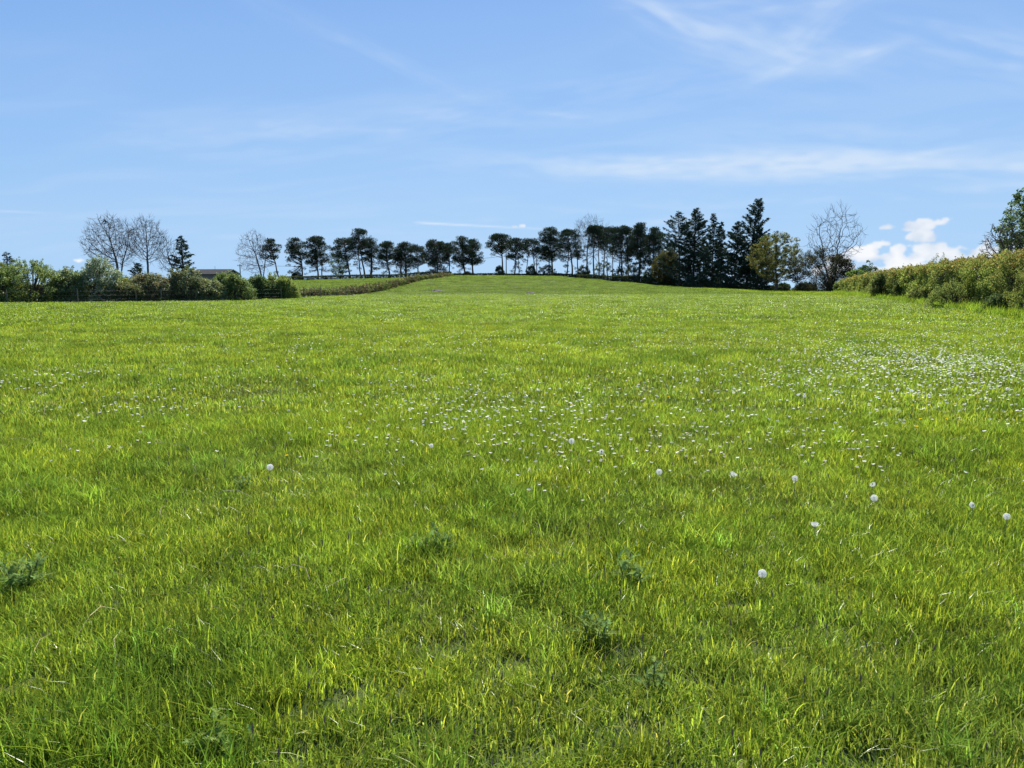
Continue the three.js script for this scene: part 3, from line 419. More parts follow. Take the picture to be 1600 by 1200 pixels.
// the long hedge on the right
const RH = [[21.2, -24, 2.9, 2.0], [25.6, -38.4, 2.9, 2.0], [29.5, -50, 2.85, 2.0], [34.5, -66, 2.7, 1.9], [41, -86, 2.6, 1.9], [48, -107, 2.4, 1.9], [55, -128, 2.0, 1.8]];
hedge('long clipped hedge with rusty new growth on top', 305, RH, { leaf: 0.075, lod: 42, cover: 1.35, lump: 0.62, rough: 0.9, stems: 3, color: (R, y, top, s) => { const n = fbm(s * 0.2, y * 1.5, 3), k = top ? 0.5 : y > 0.8 ? 0.32 : 0.05; return R() < k ? [0.33, 0.26, 0.075] : n > 0.56 ? [0.19, 0.225, 0.055] : n < 0.44 ? [0.25, 0.31, 0.065] : [0.22, 0.27, 0.06]; } });
const RB = 'shrubs in front of the long hedge';
[['rounded bright green shrub at the far end of the long hedge', 1342, 458, 422, 46, [[0.202, 0.279, 0.062], [0.155, 0.232, 0.0543]]], ['low spreading green shrub where the long hedge begins', 1318, 457.5, 438, 34, [[0.171, 0.232, 0.062]]], ['small thorn tree with bare stem before the long hedge', 1374, 466, 428, 30, [[0.109, 0.139, 0.0465], [0.155, 0.186, 0.0543]]], ['dark-hearted thorn shrub before the long hedge', 1408, 469, 438, 34, [[0.093, 0.124, 0.0388], [0.139, 0.171, 0.0465]]],
  ['wide bramble mound spilling from the long hedge', 1490, 482, 440, 74, [[0.171, 0.217, 0.0543], [0.202, 0.248, 0.062]]], ['dark green nettle-like shrub at the foot of the long hedge', 1562, 491, 462, 44, [[0.0697, 0.101, 0.0341], [0.093, 0.132, 0.0465]]], ['low olive bramble below the hedge bulge', 1440, 474, 452, 40, [[0.155, 0.186, 0.0543]]],
].forEach(([l, px, by, ty, w, colors], i) => { const b = hit(px, by), d = -b.z; bush('hedge_shrub', l, 230 + i, b, level(ty, d) - b.y, wide(w, d), wide(w, d) * 0.7, { n: i < 2 ? 110 : 90, size: 0.32, leaves: 60, leaf: 0.075 * Math.max(1, d / 50), colors, group: RB, shoots: 14 }); });
bush('hedge_shrub', 'wispy pale sapling poking out above the long hedge', 240, spot(1463, 62), level(402, 62) + 0.1, 2.6, 1.6, { n: 26, size: 0.3, leaves: 14, leaf: 0.09, colors: [[0.171, 0.232, 0.093]], group: RB, shoots: 14 });
// the tree beyond the right hedge
leafyTree('glossy green tree standing behind the long hedge', 34, spot(1660, 47), 246, 1564, 1760, 47, { n: 2400, low: 1.4, droop: 0.4, step: 0.26, kill: 0.34, size: 0.3, leaves: 42, leaf: 0.13, tip: 0.006, leafOn: 0.03, colors: [[0.085, 0.135, 0.045], [0.105, 0.155, 0.05], [0.125, 0.18, 0.055]] });
bareTree('grey half-bare sapling beside the glossy green tree', 19, spot(1598, 46), 336, 1522, 1600, 46, { n: 520, low: 1.9, step: 0.16, kill: 0.2, tip: 0.011, twigLen: 0.3, twigs: 3, stems: [[0, -0.5, 1]], droop: 1.2 });

// the hedgerow bushes on the left
const LB = 'bushes of the left hedgerow', GR = [[0.178, 0.238, 0.0666], [0.227, 0.285, 0.0714], [0.143, 0.203, 0.0619]];
[['big yellow-green hawthorn at the end of the wire fence', 34, 473, 410, 92, GR, 0.02], ['loose pale hawthorn beside the big yellow-green hawthorn', 96, 472.5, 420, 44, [[0.203, 0.262, 0.107], [0.143, 0.203, 0.0714]], 0.08], ['hawthorn in pale blossom standing above the hedgerow', 143, 472, 405, 56, [[0.285, 0.34, 0.167], [0.215, 0.285, 0.119]], 0.22],
  ['low dark bramble below the blossoming hawthorn', 178, 472, 442, 50, [[0.119, 0.143, 0.0571], [0.178, 0.19, 0.0714]], 0.03], ['yellowish shrub in front of the forked leafless tree', 182, 471.5, 433, 26, [[0.262, 0.31, 0.0833]], 0], ['brown-twigged bush below the tall narrow leafless tree', 222, 471.5, 430, 52, [[0.178, 0.203, 0.0833], [0.238, 0.215, 0.107]], 0.05], ['grey-green bush below the flat-topped conifer', 276, 471, 420, 56, [[0.19, 0.215, 0.0952], [0.155, 0.19, 0.0833]], 0.06],
  ['low mixed bush between two rounded hawthorns', 318, 470.5, 437, 50, [[0.238, 0.285, 0.119], [0.19, 0.227, 0.0833]], 0.06], ['rounded hawthorn hiding the end of the house roof', 352, 470, 428, 54, [[0.143, 0.203, 0.0619], [0.19, 0.25, 0.0714]], 0.02], ['dark hawthorn beside the yellow-green end hawthorn', 394, 469, 431, 44, [[0.119, 0.167, 0.0571], [0.155, 0.215, 0.0666]], 0.01], ['yellow-green hawthorn where hedgerow meets hill hedge', 427, 467.5, 429, 44, [[0.238, 0.298, 0.0714], [0.19, 0.25, 0.0666]], 0.01],
  ['straggling bush at the hedgerow corner behind the fence', -28, 474, 412, 70, GR, 0.02],
].forEach(([l, px, by, ty, w, colors, bloom], i) => { const b = hit(px, by), d = -b.z; b.z -= 1.4; const H = level(ty, d + 1.4) - b.y; bush('hawthorn_bush', l, 260 + i, b, H, wide(w, d) * 1.25, Math.max(2, wide(w, d) * 0.8), { n: 240, size: 0.36, leaves: 60, leaf: 0.105, colors, bloom, group: LB, shoots: 22 }); });
hedge('dense dark hedge bottom running behind the wire fence', 306, [[-60, 474], [60, 472.8], [200, 471.3], [320, 470], [440, 467]].map(([p, y]) => { const q = hit(p, y); return [q.x, q.z - 1.6, 1.35, 1.5]; }), { leaf: 0.08, lod: 45, cover: 1.3, lump: 0.6, rough: 0.6, color: (R) => R() < 0.15 ? [0.285, 0.31, 0.119] : [0.131, 0.155, 0.0619] });
console.log('trees');

// ---------------------------------------------------------------- fence, house, poles
const wood = (c) => std({ vertexColors: false, color: new THREE.Color().setRGB(...c) });
const postMat = wood([0.11, 0.10, 0.075]), wireMat = new THREE.MeshStandardMaterial({ color: new THREE.Color().setRGB(0.12, 0.12, 0.12), metalness: 0.3, roughness: 0.5 });
function fence(label, pts, hgt, seed) {
  const R = rng(seed), g = thing('wire_fence', label, 'fence', pts[0]), pg = new THREE.CylinderGeometry(0.032, 0.038, hgt + 0.3, 7);
  for (const p of pts) { const m = part('post', pg, postMat, g); m.position.set(p.x - pts[0].x, p.y - pts[0].y + hgt / 2 - 0.15, p.z - pts[0].z); m.rotation.set((R() - 0.5) * 0.09, R() * 3, (R() - 0.5) * 0.09); }
  for (const h of [0.25, 0.55, 0.85]) part('wire', new THREE.TubeGeometry(new THREE.CatmullRomCurve3(pts.map((p) => V(p.x - pts[0].x, p.y - pts[0].y + h * hgt, p.z - pts[0].z))), pts.length * 4, 0.0025, 4), wireMat, g);
}
fence('wire fence on thin wooden posts before the left hedgerow', [-40, 12, 122, 213, 252, 346, 440].map((p) => hit(p, mix(474.2, 468, clamp((p - 100) / 340)))), 1.05, 1);
fence('short wire fence along the foot of the hill hedge', [461, 475, 501, 527, 541, 562, 588].map((p, i) => hit(p, [467, 466.5, 465.3, 464, 463, 461.2, 457][i])), 1.1, 2);
{ const g = thing('fence_post', 'single dark fence post standing before the long hedge', 'post', hit(1354, 461)); const m = part('shaft', new THREE.CylinderGeometry(0.06, 0.07, 1.7, 8), postMat, g); m.position.y = 0.75; const c = part('cap', new THREE.ConeGeometry(0.062, 0.05, 8), postMat, g); c.position.y = 1.622; }
{ // bungalow behind the hedgerow: only its roof shows
  const d = 200, b = spot(337, d), g = thing('bungalow', 'low bungalow with dark slate roof behind the left hedgerow', 'house', V(b.x, b.y - 0.2, -d)), ridge = level(421, d) - b.y + 0.2, eave = 2.3, L = wide(60, d), hw = 3.6, c = (r, gg, bb) => new THREE.Color().setRGB(r, gg, bb);
  const wallM = std({ vertexColors: false, color: c(0.2, 0.18, 0.15) }), roofM = std({ vertexColors: false, color: c(0.035, 0.036, 0.038), roughness: 1 });
  const s = new THREE.Shape([new THREE.Vector2(-hw + 0.3, 0), new THREE.Vector2(hw - 0.3, 0), new THREE.Vector2(hw - 0.3, eave), new THREE.Vector2(0, ridge - 0.25), new THREE.Vector2(-hw + 0.3, eave)]);
  const wg = new THREE.ExtrudeGeometry(s, { depth: L - 0.6, bevelEnabled: false }); wg.rotateY(Math.PI / 2); wg.translate(-L / 2 + 0.3, 0, 0); part('wall', wg, wallM, g);
  for (const k of [-1, 1]) { const len = Math.hypot(hw + 0.2, ridge - eave + 0.25), r = part('roof', new THREE.BoxGeometry(L, 0.14, len), roofM, g); r.position.set(0, (ridge + eave - 0.2) / 2, k * (hw + 0.1) / 2); r.rotation.x = k * Math.atan2(ridge - eave + 0.15, hw + 0.1); for (let q = 0; q < 9; q++) { const t = part('slate_course', new THREE.BoxGeometry(L + 0.02, 0.05, 0.12), roofM, r); t.position.set(0, 0.075, -len / 2 + (q + 0.5) * len / 9); } }
  for (const k of [-1, 1]) { const bb = part('bargeboard', new THREE.BoxGeometry(0.06, 0.22, Math.hypot(hw, ridge - eave)), std({ vertexColors: false, color: c(0.5, 0.45, 0.3) }), g); bb.position.set(L / 2 + 0.04, (ridge + eave) / 2 - 0.05, k * hw / 2); bb.rotation.x = k * Math.atan2(ridge - eave, hw); }
  const a = part('aerial', new THREE.CylinderGeometry(0.04, 0.04, 0.9, 6), postMat, g); a.position.set(0, ridge + 0.35, 0);
  for (const x of [-3, 2.6]) { const w = part('window', new THREE.BoxGeometry(1.3, 1.0, 0.06), std({ vertexColors: false, color: c(0.03, 0.035, 0.04), roughness: 0.2 }), g); w.position.set(x, 1.4, hw - 0.28); const f = part('frame', new THREE.BoxGeometry(1.4, 0.08, 0.1), std({ vertexColors: false, color: c(0.7, 0.7, 0.68) }), w); f.position.y = -0.52; }
  g.rotation.y = -0.18;
}
function pole(label, px, topY, d) {
  const b = spot(px, d), H = level(topY, d) - b.y, g = thing('utility_pole', label, 'pole', b, 'utility poles'), m = part('shaft', new THREE.CylinderGeometry(0.11, 0.16, H + 0.4, 8), postMat, g); m.position.y = H / 2 - 0.2;
  const c = part('crossarm', new THREE.BoxGeometry(1.3, 0.1, 0.12), postMat, g); c.position.set(0, H - 0.35, 0.17); for (const x of [-0.55, 0, 0.55]) { const i = part('insulator', new THREE.CylinderGeometry(0.05, 0.06, 0.16, 8), wood([0.3, 0.27, 0.24]), g); i.position.set(x, H - 0.22, 0.17); }
  return V(b.x, b.y + H - 0.14, b.z + 0.17);
}
const pa = pole('utility pole beside the leafless ash and house roof', 376, 413, 205), pb = pole('utility pole beside the umbrella-shaped pine', 791, 399, 238);
{ const g = thing('overhead_wire', 'thin overhead wires sagging between the two utility poles', 'wire', pa); for (const x of [-0.55, 0.55]) { const e = pb.clone().sub(pa), pts = []; for (let k = 0; k <= 20; k++) { const t = k / 20, p = e.clone().multiplyScalar(t); p.y -= 4 * t * (1 - t) * 1.5; p.x += x; pts.push(p); } part('wire', new THREE.TubeGeometry(new THREE.CatmullRomCurve3(pts), 40, 0.022, 4), std({ vertexColors: false, color: 0x222222 }), g); } }
for (const [px, py, w, l] of [[683, 455.5, 0.75, 'molehill of dark soil lower left on the smooth hillside'], [829, 459, 0.6, 'flat molehill of dark soil at the foot of hillside']]) {
  const p = hit(px, py), g = thing('molehill', l.replace('lower left on', 'below the hedge end on'), 'molehill', p, 'molehills'), tb = new TB(), R = rng(px), c = tb.v(0, 0.28, 0, [0.032, 0.025, 0.018]);
  let prev = null; for (let r = 1; r <= 5; r++) { const ring = []; for (let s = 0; s < 18; s++) { const a = s / 18 * 6.283, q = w * 1.4 * r / 5 * mix(0.85, 1.15, R()); ring.push(tb.v(Math.cos(a) * q, 0.3 * (1 - (r / 5) ** 2) - 0.03 + (R() - 0.5) * 0.06, Math.sin(a) * q, vary(R, [0.032, 0.025, 0.018], 0.3))); } for (let s = 0; s < 18; s++) { const n = (s + 1) % 18; if (prev) { tb.t(prev[s], ring[n], prev[n]); tb.t(prev[s], ring[s], ring[n]); } else tb.t(c, ring[n], ring[s]); } prev = ring; }
  part('soil', tb.geo(), M.bark, g);
}

// ---------------------------------------------------------------- grass
// a patch of blades; hgt, wid in metres
function patch(seed, n, rad, h0, h1, wid, lean, seg = 3, stalk = 0) {
  const R = rng(seed), tb = new TB();
  for (let k = 0; k < n; k++) {
    const a = R() * 6.283, r = Math.sqrt(R()) * rad, x = Math.cos(a) * r, z = Math.sin(a) * r, h = mix(h0, h1, R() ** 1.3), az = R() * 6.283, ln = lean * mix(0.2, 1.4, R()) * h, w = wid * mix(0.6, 1.3, R()), dx = Math.cos(az), dz = Math.sin(az), ta = az + Math.PI / 2 + (R() - 0.5) * 1.2, ux = Math.cos(ta) * w, uz = Math.sin(ta) * w;
    const q = R(), c = vary(R, q < 0.03 ? [1.5, 1.15, 2.0] : q < 0.3 ? [0.72, 0.84, 0.9] : q < 0.55 ? [1.25, 1.12, 0.95] : [1, 1, 1], 0.3, 0.08);
    let pl = tb.v(x - ux, -0.01, z - uz, c), pr = tb.v(x + ux, -0.01, z + uz, c);
    for (let s = 1; s <= seg; s++) {
      const t = s / seg, b = t * t * ln, y = h * (t - 0.28 * lean * t * t), ww = 1 - t * t * 0.8;
      if (s === seg) { tb.t(pl, pr, tb.v(x + dx * b, y, z + dz * b, c)); break; }
      const l = tb.v(x + dx * b - ux * ww, y, z + dz * b - uz * ww, c), rr = tb.v(x + dx * b + ux * ww, y, z + dz * b + uz * ww, c); tb.t(pl, pr, rr); tb.t(pl, rr, l); pl = l; pr = rr;
    }
  }
  return tb.geo();
}
const meadow = new THREE.Group(); meadow.name = 'meadow_grass'; tag(meadow, 'thick green meadow grass covering the whole field', 'grass', null, 'stuff'); scene.add(meadow);
function scatter(name, geo, mat, pts) {                       // pts: [x, y, z, scale, height scale, turn, tilt x, tilt z, r, g, b]
  const m = lit(new THREE.InstancedMesh(geo, mat, pts.length)); m.name = name; m.userData.kind = 'stuff';
  const o = new THREE.Object3D(), c = new THREE.Color();
  pts.forEach((p, k) => { o.position.set(p[0], p[1], p[2]); o.rotation.set(p[6], p[5], p[7]); o.scale.set(p[3], p[3] * p[4], p[3]); o.updateMatrix(); m.setMatrixAt(k, o.matrix); m.setColorAt(k, c.setRGB(p[8], p[9], p[10])); });
  return m;
}
// what grows where: a tone and a height from several sizes of noise
const YEL = [0.30, 0.385, 0.032], MID = [0.215, 0.305, 0.032], DEEP = [0.125, 0.205, 0.026], DRY = [0.30, 0.28, 0.10], HILL = [0.165, 0.235, 0.05];
function sward(x, z, R) {
  const a = fbm(x * 0.16 + 30, z * 0.16 + 7, 3), b = fbm(x * 0.75 + 3, z * 0.75 + 90, 3), e = fbm(x * 2.2 + 55, z * 2.2, 2);
  const lush = smooth(0.52, 0.70, b * 0.7 + a * 0.3), dry = smooth(0.60, 0.74, fbm(x * 0.5 + 200, z * 0.5 + 31, 3)) * 0.6, yel = smooth(0.36, 0.68, e * 0.5 + a * 0.5);
  const c = [0, 1, 2].map((k) => mix(mix(mix(MID[k], YEL[k], 0.2 + 0.6 * yel), DEEP[k], lush * 0.5), DRY[k], dry * 0.15));
  const hill = smooth(88, 96, -z) * smooth(45, 30, x); for (let k = 0; k < 3; k++) c[k] = mix(c[k], HILL[k], hill * 0.75);
  return { c: vary(R, c, 0.36, 0.09), h: mix(0.7, 1.05, e) * mix(0.75, 1.25, R()) + lush * 0.4 - dry * 0.2, lush, dry };
}
function fill(seed, r0, r1, per, half, back, fn) {            // even random points between two distances, a little wider than the view
  const R = rng(seed), out = [];
  const n = Math.round(half * (r1 * r1 - r0 * r0) * per);
  const o1 = R(), o2 = R();
  for (let k = 0; k < n; k++) { const r = Math.sqrt(mix(r0 * r0, r1 * r1, (o1 + k * 0.7548776662) % 1)) + (R() - 0.5) * 0.1, th = (((o2 + k * 0.5698402910) % 1) * 2 - 1) * half + (R() - 0.5) * 0.1 / r1, x = Math.sin(th) * r, z = -Math.cos(th) * r + back; const p = fn(x, z, R); if (p) out.push(p); }
  return out;
}
const blade = (sc, gain = 1) => (x, z, R) => { const s = sward(x, z, R); return [x, ground(x, z), z, sc * mix(0.8, 1.2, R()), s.h, R() * 6.283, (R() - 0.5) * 0.25, (R() - 0.5) * 0.25, s.c[0] * gain, s.c[1] * gain, s.c[2] * gain]; };
{
  const half = 0.74, back = 1.5;
  meadow.add(scatter('short_blades', patch(1, 120, 0.115, 0.04, 0.135, 0.0026, 0.6), M.grass, fill(11, 1.2, 11, 56, half, back, blade(1))));
  meadow.add(scatter('fine_blades', patch(2, 60, 0.11, 0.07, 0.17, 0.002, 0.7), M.grass, fill(12, 1.2, 11, 24, half, back, blade(1))));
  meadow.add(scatter('shiny_blades', patch(3, 9, 0.10, 0.06, 0.13, 0.0017, 0.9), M.gloss, fill(13, 1.2, 11, 26, half, back, blade(1, 0.7))));
  const tall = (x, z, R) => { const s = sward(x, z, R); if (R() > s.lush * 0.9 + 0.03) return null; return [x, ground(x, z), z, mix(0.8, 1.2, R()), 1, R() * 6.283, (R() - 0.5) * 0.3, (R() - 0.5) * 0.3, s.c[0] * 0.9, s.c[1], s.c[2]]; };
  meadow.add(scatter('tall_blades', patch(4, 60, 0.08, 0.10, 0.24, 0.0027, 0.75, 4), M.grass, fill(14, 1.2, 11, 26, half, back, tall)));
  meadow.add(scatter('short_blades', patch(5, 130, 0.2, 0.04, 0.135, 0.0044, 0.6), M.grass, fill(15, 11, 32, 18, half, back, blade(1))));
  meadow.add(scatter('shiny_blades', patch(6, 22, 0.19, 0.06, 0.14, 0.0032, 0.9), M.gloss, fill(16, 11, 32, 10, half, back, blade(1, 0.7))));
  meadow.add(scatter('tall_blades', patch(7, 40, 0.13, 0.10, 0.2, 0.0042, 0.8), M.grass, fill(17, 11, 32, 8, half, back, tall)));
  const inField = (x, z) => { const t = (-z - 38.4) / (128 - 38.4), hx = 25.6 + t * 29.4; return x < hx + 6; };
  const far = (sc, gain) => (x, z, R) => inField(x, z) ? blade(sc, gain)(x, z, R) : null;
  meadow.add(scatter('short_blades', patch(8, 140, 0.46, 0.04, 0.12, 0.010, 0.62, 2), M.grass, fill(18, 32, 100, 4.2, 0.68, back, far(1))));
  meadow.add(scatter('shiny_blades', patch(10, 40, 0.45, 0.06, 0.13, 0.007, 0.9, 2), M.gloss, fill(20, 32, 100, 2.2, 0.68, back, far(1, 0.8))));
  meadow.add(scatter('short_blades', patch(9, 170, 1.15, 0.05, 0.10, 0.026, 0.7, 2), M.grass, fill(19, 100, 225, 0.75, 0.6, back, far(1))));
}
{
  const pts = [], R = rng(77); for (let k = 1; k < RH.length; k++) for (let q = 0; q < 150; q++) { const t = R(), x = mix(RH[k - 1][0], RH[k][0], t) - mix(0.9, 2.6, R() ** 1.5), z = mix(RH[k - 1][1], RH[k][1], t) + R() * 0.8, s = sward(x, z, R); pts.push([x, ground(x, z), z, mix(0.9, 1.6, R()), mix(0.9, 1.8, R()), R() * 6.283, (R() - 0.5) * 0.2, (R() - 0.5) * 0.2, s.c[0] * 0.95, s.c[1], s.c[2]]); }
  meadow.add(scatter('long_grass', patch(21, 70, 0.3, 0.14, 0.34, 0.007, 0.7, 3), M.grass, pts));
}
// pale dry stalks lying in the grass
{
  const R = rng(400), tb = new TB(); const c = [0.5, 0.44, 0.26]; tb.tube([V(0, 0.03, 0), V(0.07, 0.07, 0.01), V(0.15, 0.075, 0.0), V(0.22, 0.05, 0.02)], [0.0013, 0.0012, 0.001, 0.0006], 4, c);
  meadow.add(scatter('dry_stalks', tb.geo(), M.bark, fill(41, 1.3, 14, 7, 0.74, 1.5, (x, z, q) => q() < 0.25 + 0.75 * smooth(0.5, 0.65, fbm(x * 0.6 + 70, z * 0.6, 2)) ? [x, ground(x, z), z, mix(0.5, 1.3, q()), mix(0.7, 1.5, q()), q() * 6.283, (q() - 0.5) * 0.5, (q() - 0.5) * 0.5, 1, mix(0.85, 1, q()), mix(0.7, 1.1, q())] : null)));
  // small brown seed heads
  const th = new TB(); th.tube([V(0, 0, 0), V(0.006, 0.13, 0)], [0.001, 0.0008], 3, [0.25, 0.26, 0.1]); th.tube([V(0.006, 0.125, 0), V(0.007, 0.135, 0), V(0.008, 0.155, 0.002)], [0.001, 0.0036, 0.001], 5, [0.16, 0.10, 0.07]);
  meadow.add(scatter('seed_heads', th.geo(), M.bark, fill(42, 1.3, 18, 26, 0.74, 1.5, (x, z, q) => q() < smooth(0.52, 0.68, fbm(x * 0.5 + 200, z * 0.5 + 31, 3)) ? [x, ground(x, z), z, mix(0.7, 1.2, q()), 1, q() * 6.283, (q() - 0.5) * 0.3, (q() - 0.5) * 0.3, 1, 1, 1] : null)));
}
console.log('grass');

// ---------------------------------------------------------------- flowers
function daisyGeos() {
  const pet = new TB(), n = 16, R = rng(8);
  for (let k = 0; k < n; k++) { const a = k / n * 6.283, w = 0.17, r0 = 0.0028, r1 = 0.0115 * mix(0.92, 1.08, R()), y = 0.003 + R() * 0.002, c = [0.86, 0.86, 0.82]; const p = (r, q, yy) => pet.v(Math.cos(a + q) * r, yy, Math.sin(a + q) * r, c); const A = p(r0, 0, 0), B = p(r1 * 0.7, -w, y), C2 = p(r1, 0, y * 1.3), E = p(r1 * 0.7, w, y); pet.t(A, C2, B); pet.t(A, E, C2); }
  const disc = new THREE.SphereGeometry(0.0034, 8, 4, 0, 6.283, 0, 1.571); disc.scale(1, 0.7, 1);
  const stem = new THREE.CylinderGeometry(0.0008, 0.001, 1, 5); stem.translate(0, 0.5, 0);
  return { pet: pet.geo(), disc, stem };
}
const DZ = daisyGeos(), yellow = std({ vertexColors: false, color: new THREE.Color().setRGB(0.75, 0.45, 0.02) }), stemM = std({ vertexColors: false, color: new THREE.Color().setRGB(0.10, 0.16, 0.03) });
// places: thick drifts seen in the photograph, then a thin scatter over the lower field
const drifts = [[830, 690, 1.5, 75], [700, 650, 1.4, 60], [720, 615, 1.6, 40], [900, 640, 1.8, 45], [900, 700, 0.9, 40], [260, 650, 0.9, 34], [30, 610, 1.2, 30], [70, 600, 1.2, 24], [1500, 575, 2.0, 330], [1390, 575, 1.8, 200], [1440, 600, 1.8, 170], [1560, 600, 1.8, 160], [1330, 545, 3.0, 150], [1480, 545, 3.2, 230], [1130, 600, 1.8, 60], [1230, 610, 1.8, 55], [1040, 640, 1.6, 40], [1560, 660, 1.2, 26], [1480, 630, 1.4, 40], [1380, 635, 1.3, 30], [1300, 700, 0.9, 22], [1190, 715, 0.8, 20], [1060, 710, 0.7, 16], [500, 715, 0.6, 9], [170, 725, 0.5, 6], [820, 800, 0.4, 4], [440, 590, 1.6, 18], [1000, 545, 3, 60], [620, 550, 3, 60], [350, 540, 3, 40], [1380, 515, 4, 140], [1560, 535, 3, 70], [960, 730, 0.6, 12], [1400, 740, 0.7, 10], [640, 690, 0.6, 14], [780, 655, 0.5, 16]];
const dspots = [];
{
  const R = rng(500), gs = () => (R() + R() + R() - 1.5) * 1.15;
  for (const [px, py, rad, n] of drifts) { const c = hit(px, py); for (let k = 0; k < n * 1.5; k++) { const x = c.x + gs() * rad, z = c.z + gs() * rad * 1.15; dspots.push([x, z]); } }
  const more = fill(51, 7, 95, 6.5, 0.68, 0, (x, z, q) => { const d = Math.hypot(x, z), n = fbm(x * 0.22 + 12, z * 0.22 + 70, 3), k = smooth(0.50, 0.66, n) * 0.35 + 0.012 + 0.3 * smooth(28, 55, d); return q() < k * smooth(6, 20, d) * (d > 70 ? 0.9 : 1) && x < 25.6 + (-z - 38.4) * 0.328 - 2 ? [x, z] : null; });
  dspots.push(...more);
  dspots.sort((a, b) => Math.hypot(...a) - Math.hypot(...b));
}
const inView = ([x, z]) => z < -1.8 && Math.abs(x / z) < 0.665;
{
  const R = rng(510); let made = 0; const rest = []; let proto = null;
  for (const [x, z] of dspots) {
    const y = ground(x, z), h = mix(0.11, 0.17, R()), s = mix(1.15, 1.6, R()), tx = (R() - 0.5) * 0.8, tz = (R() - 0.5) * 0.5, turn = R() * 6.283;
    if (made < 300 && inView([x, z])) {
      let o = proto;
      if (!o) { o = proto = new THREE.Group(); part('stem', DZ.stem, stemM, o); const hd2 = part('petals', DZ.pet, M.petal, o); part('disc', DZ.disc, yellow, hd2); tag(o, 'small white daisy with yellow eye open in the short grass', 'daisy', 'daisies scattered through the meadow'); } else o = proto.clone();
      o.name = numbered('daisy'); o.position.set(x, y, z); scene.add(o); o.children[0].scale.set(s, h, s); o.children[1].position.set(0, h, 0); o.children[1].rotation.set(tx, turn, tz); o.children[1].scale.setScalar(s); made++;
    } else rest.push([x, y + h, z, s * 1.15, 1, turn, tx, tz, 1, 1, 1]);
  }
  const m = scatter('daisy_carpet', DZ.pet, M.petal, rest); tag(m, 'distant white daisies speckling the lower meadow', 'daisies', null, 'stuff'); scene.add(m);
  console.log('daisies', made, rest.length);
}
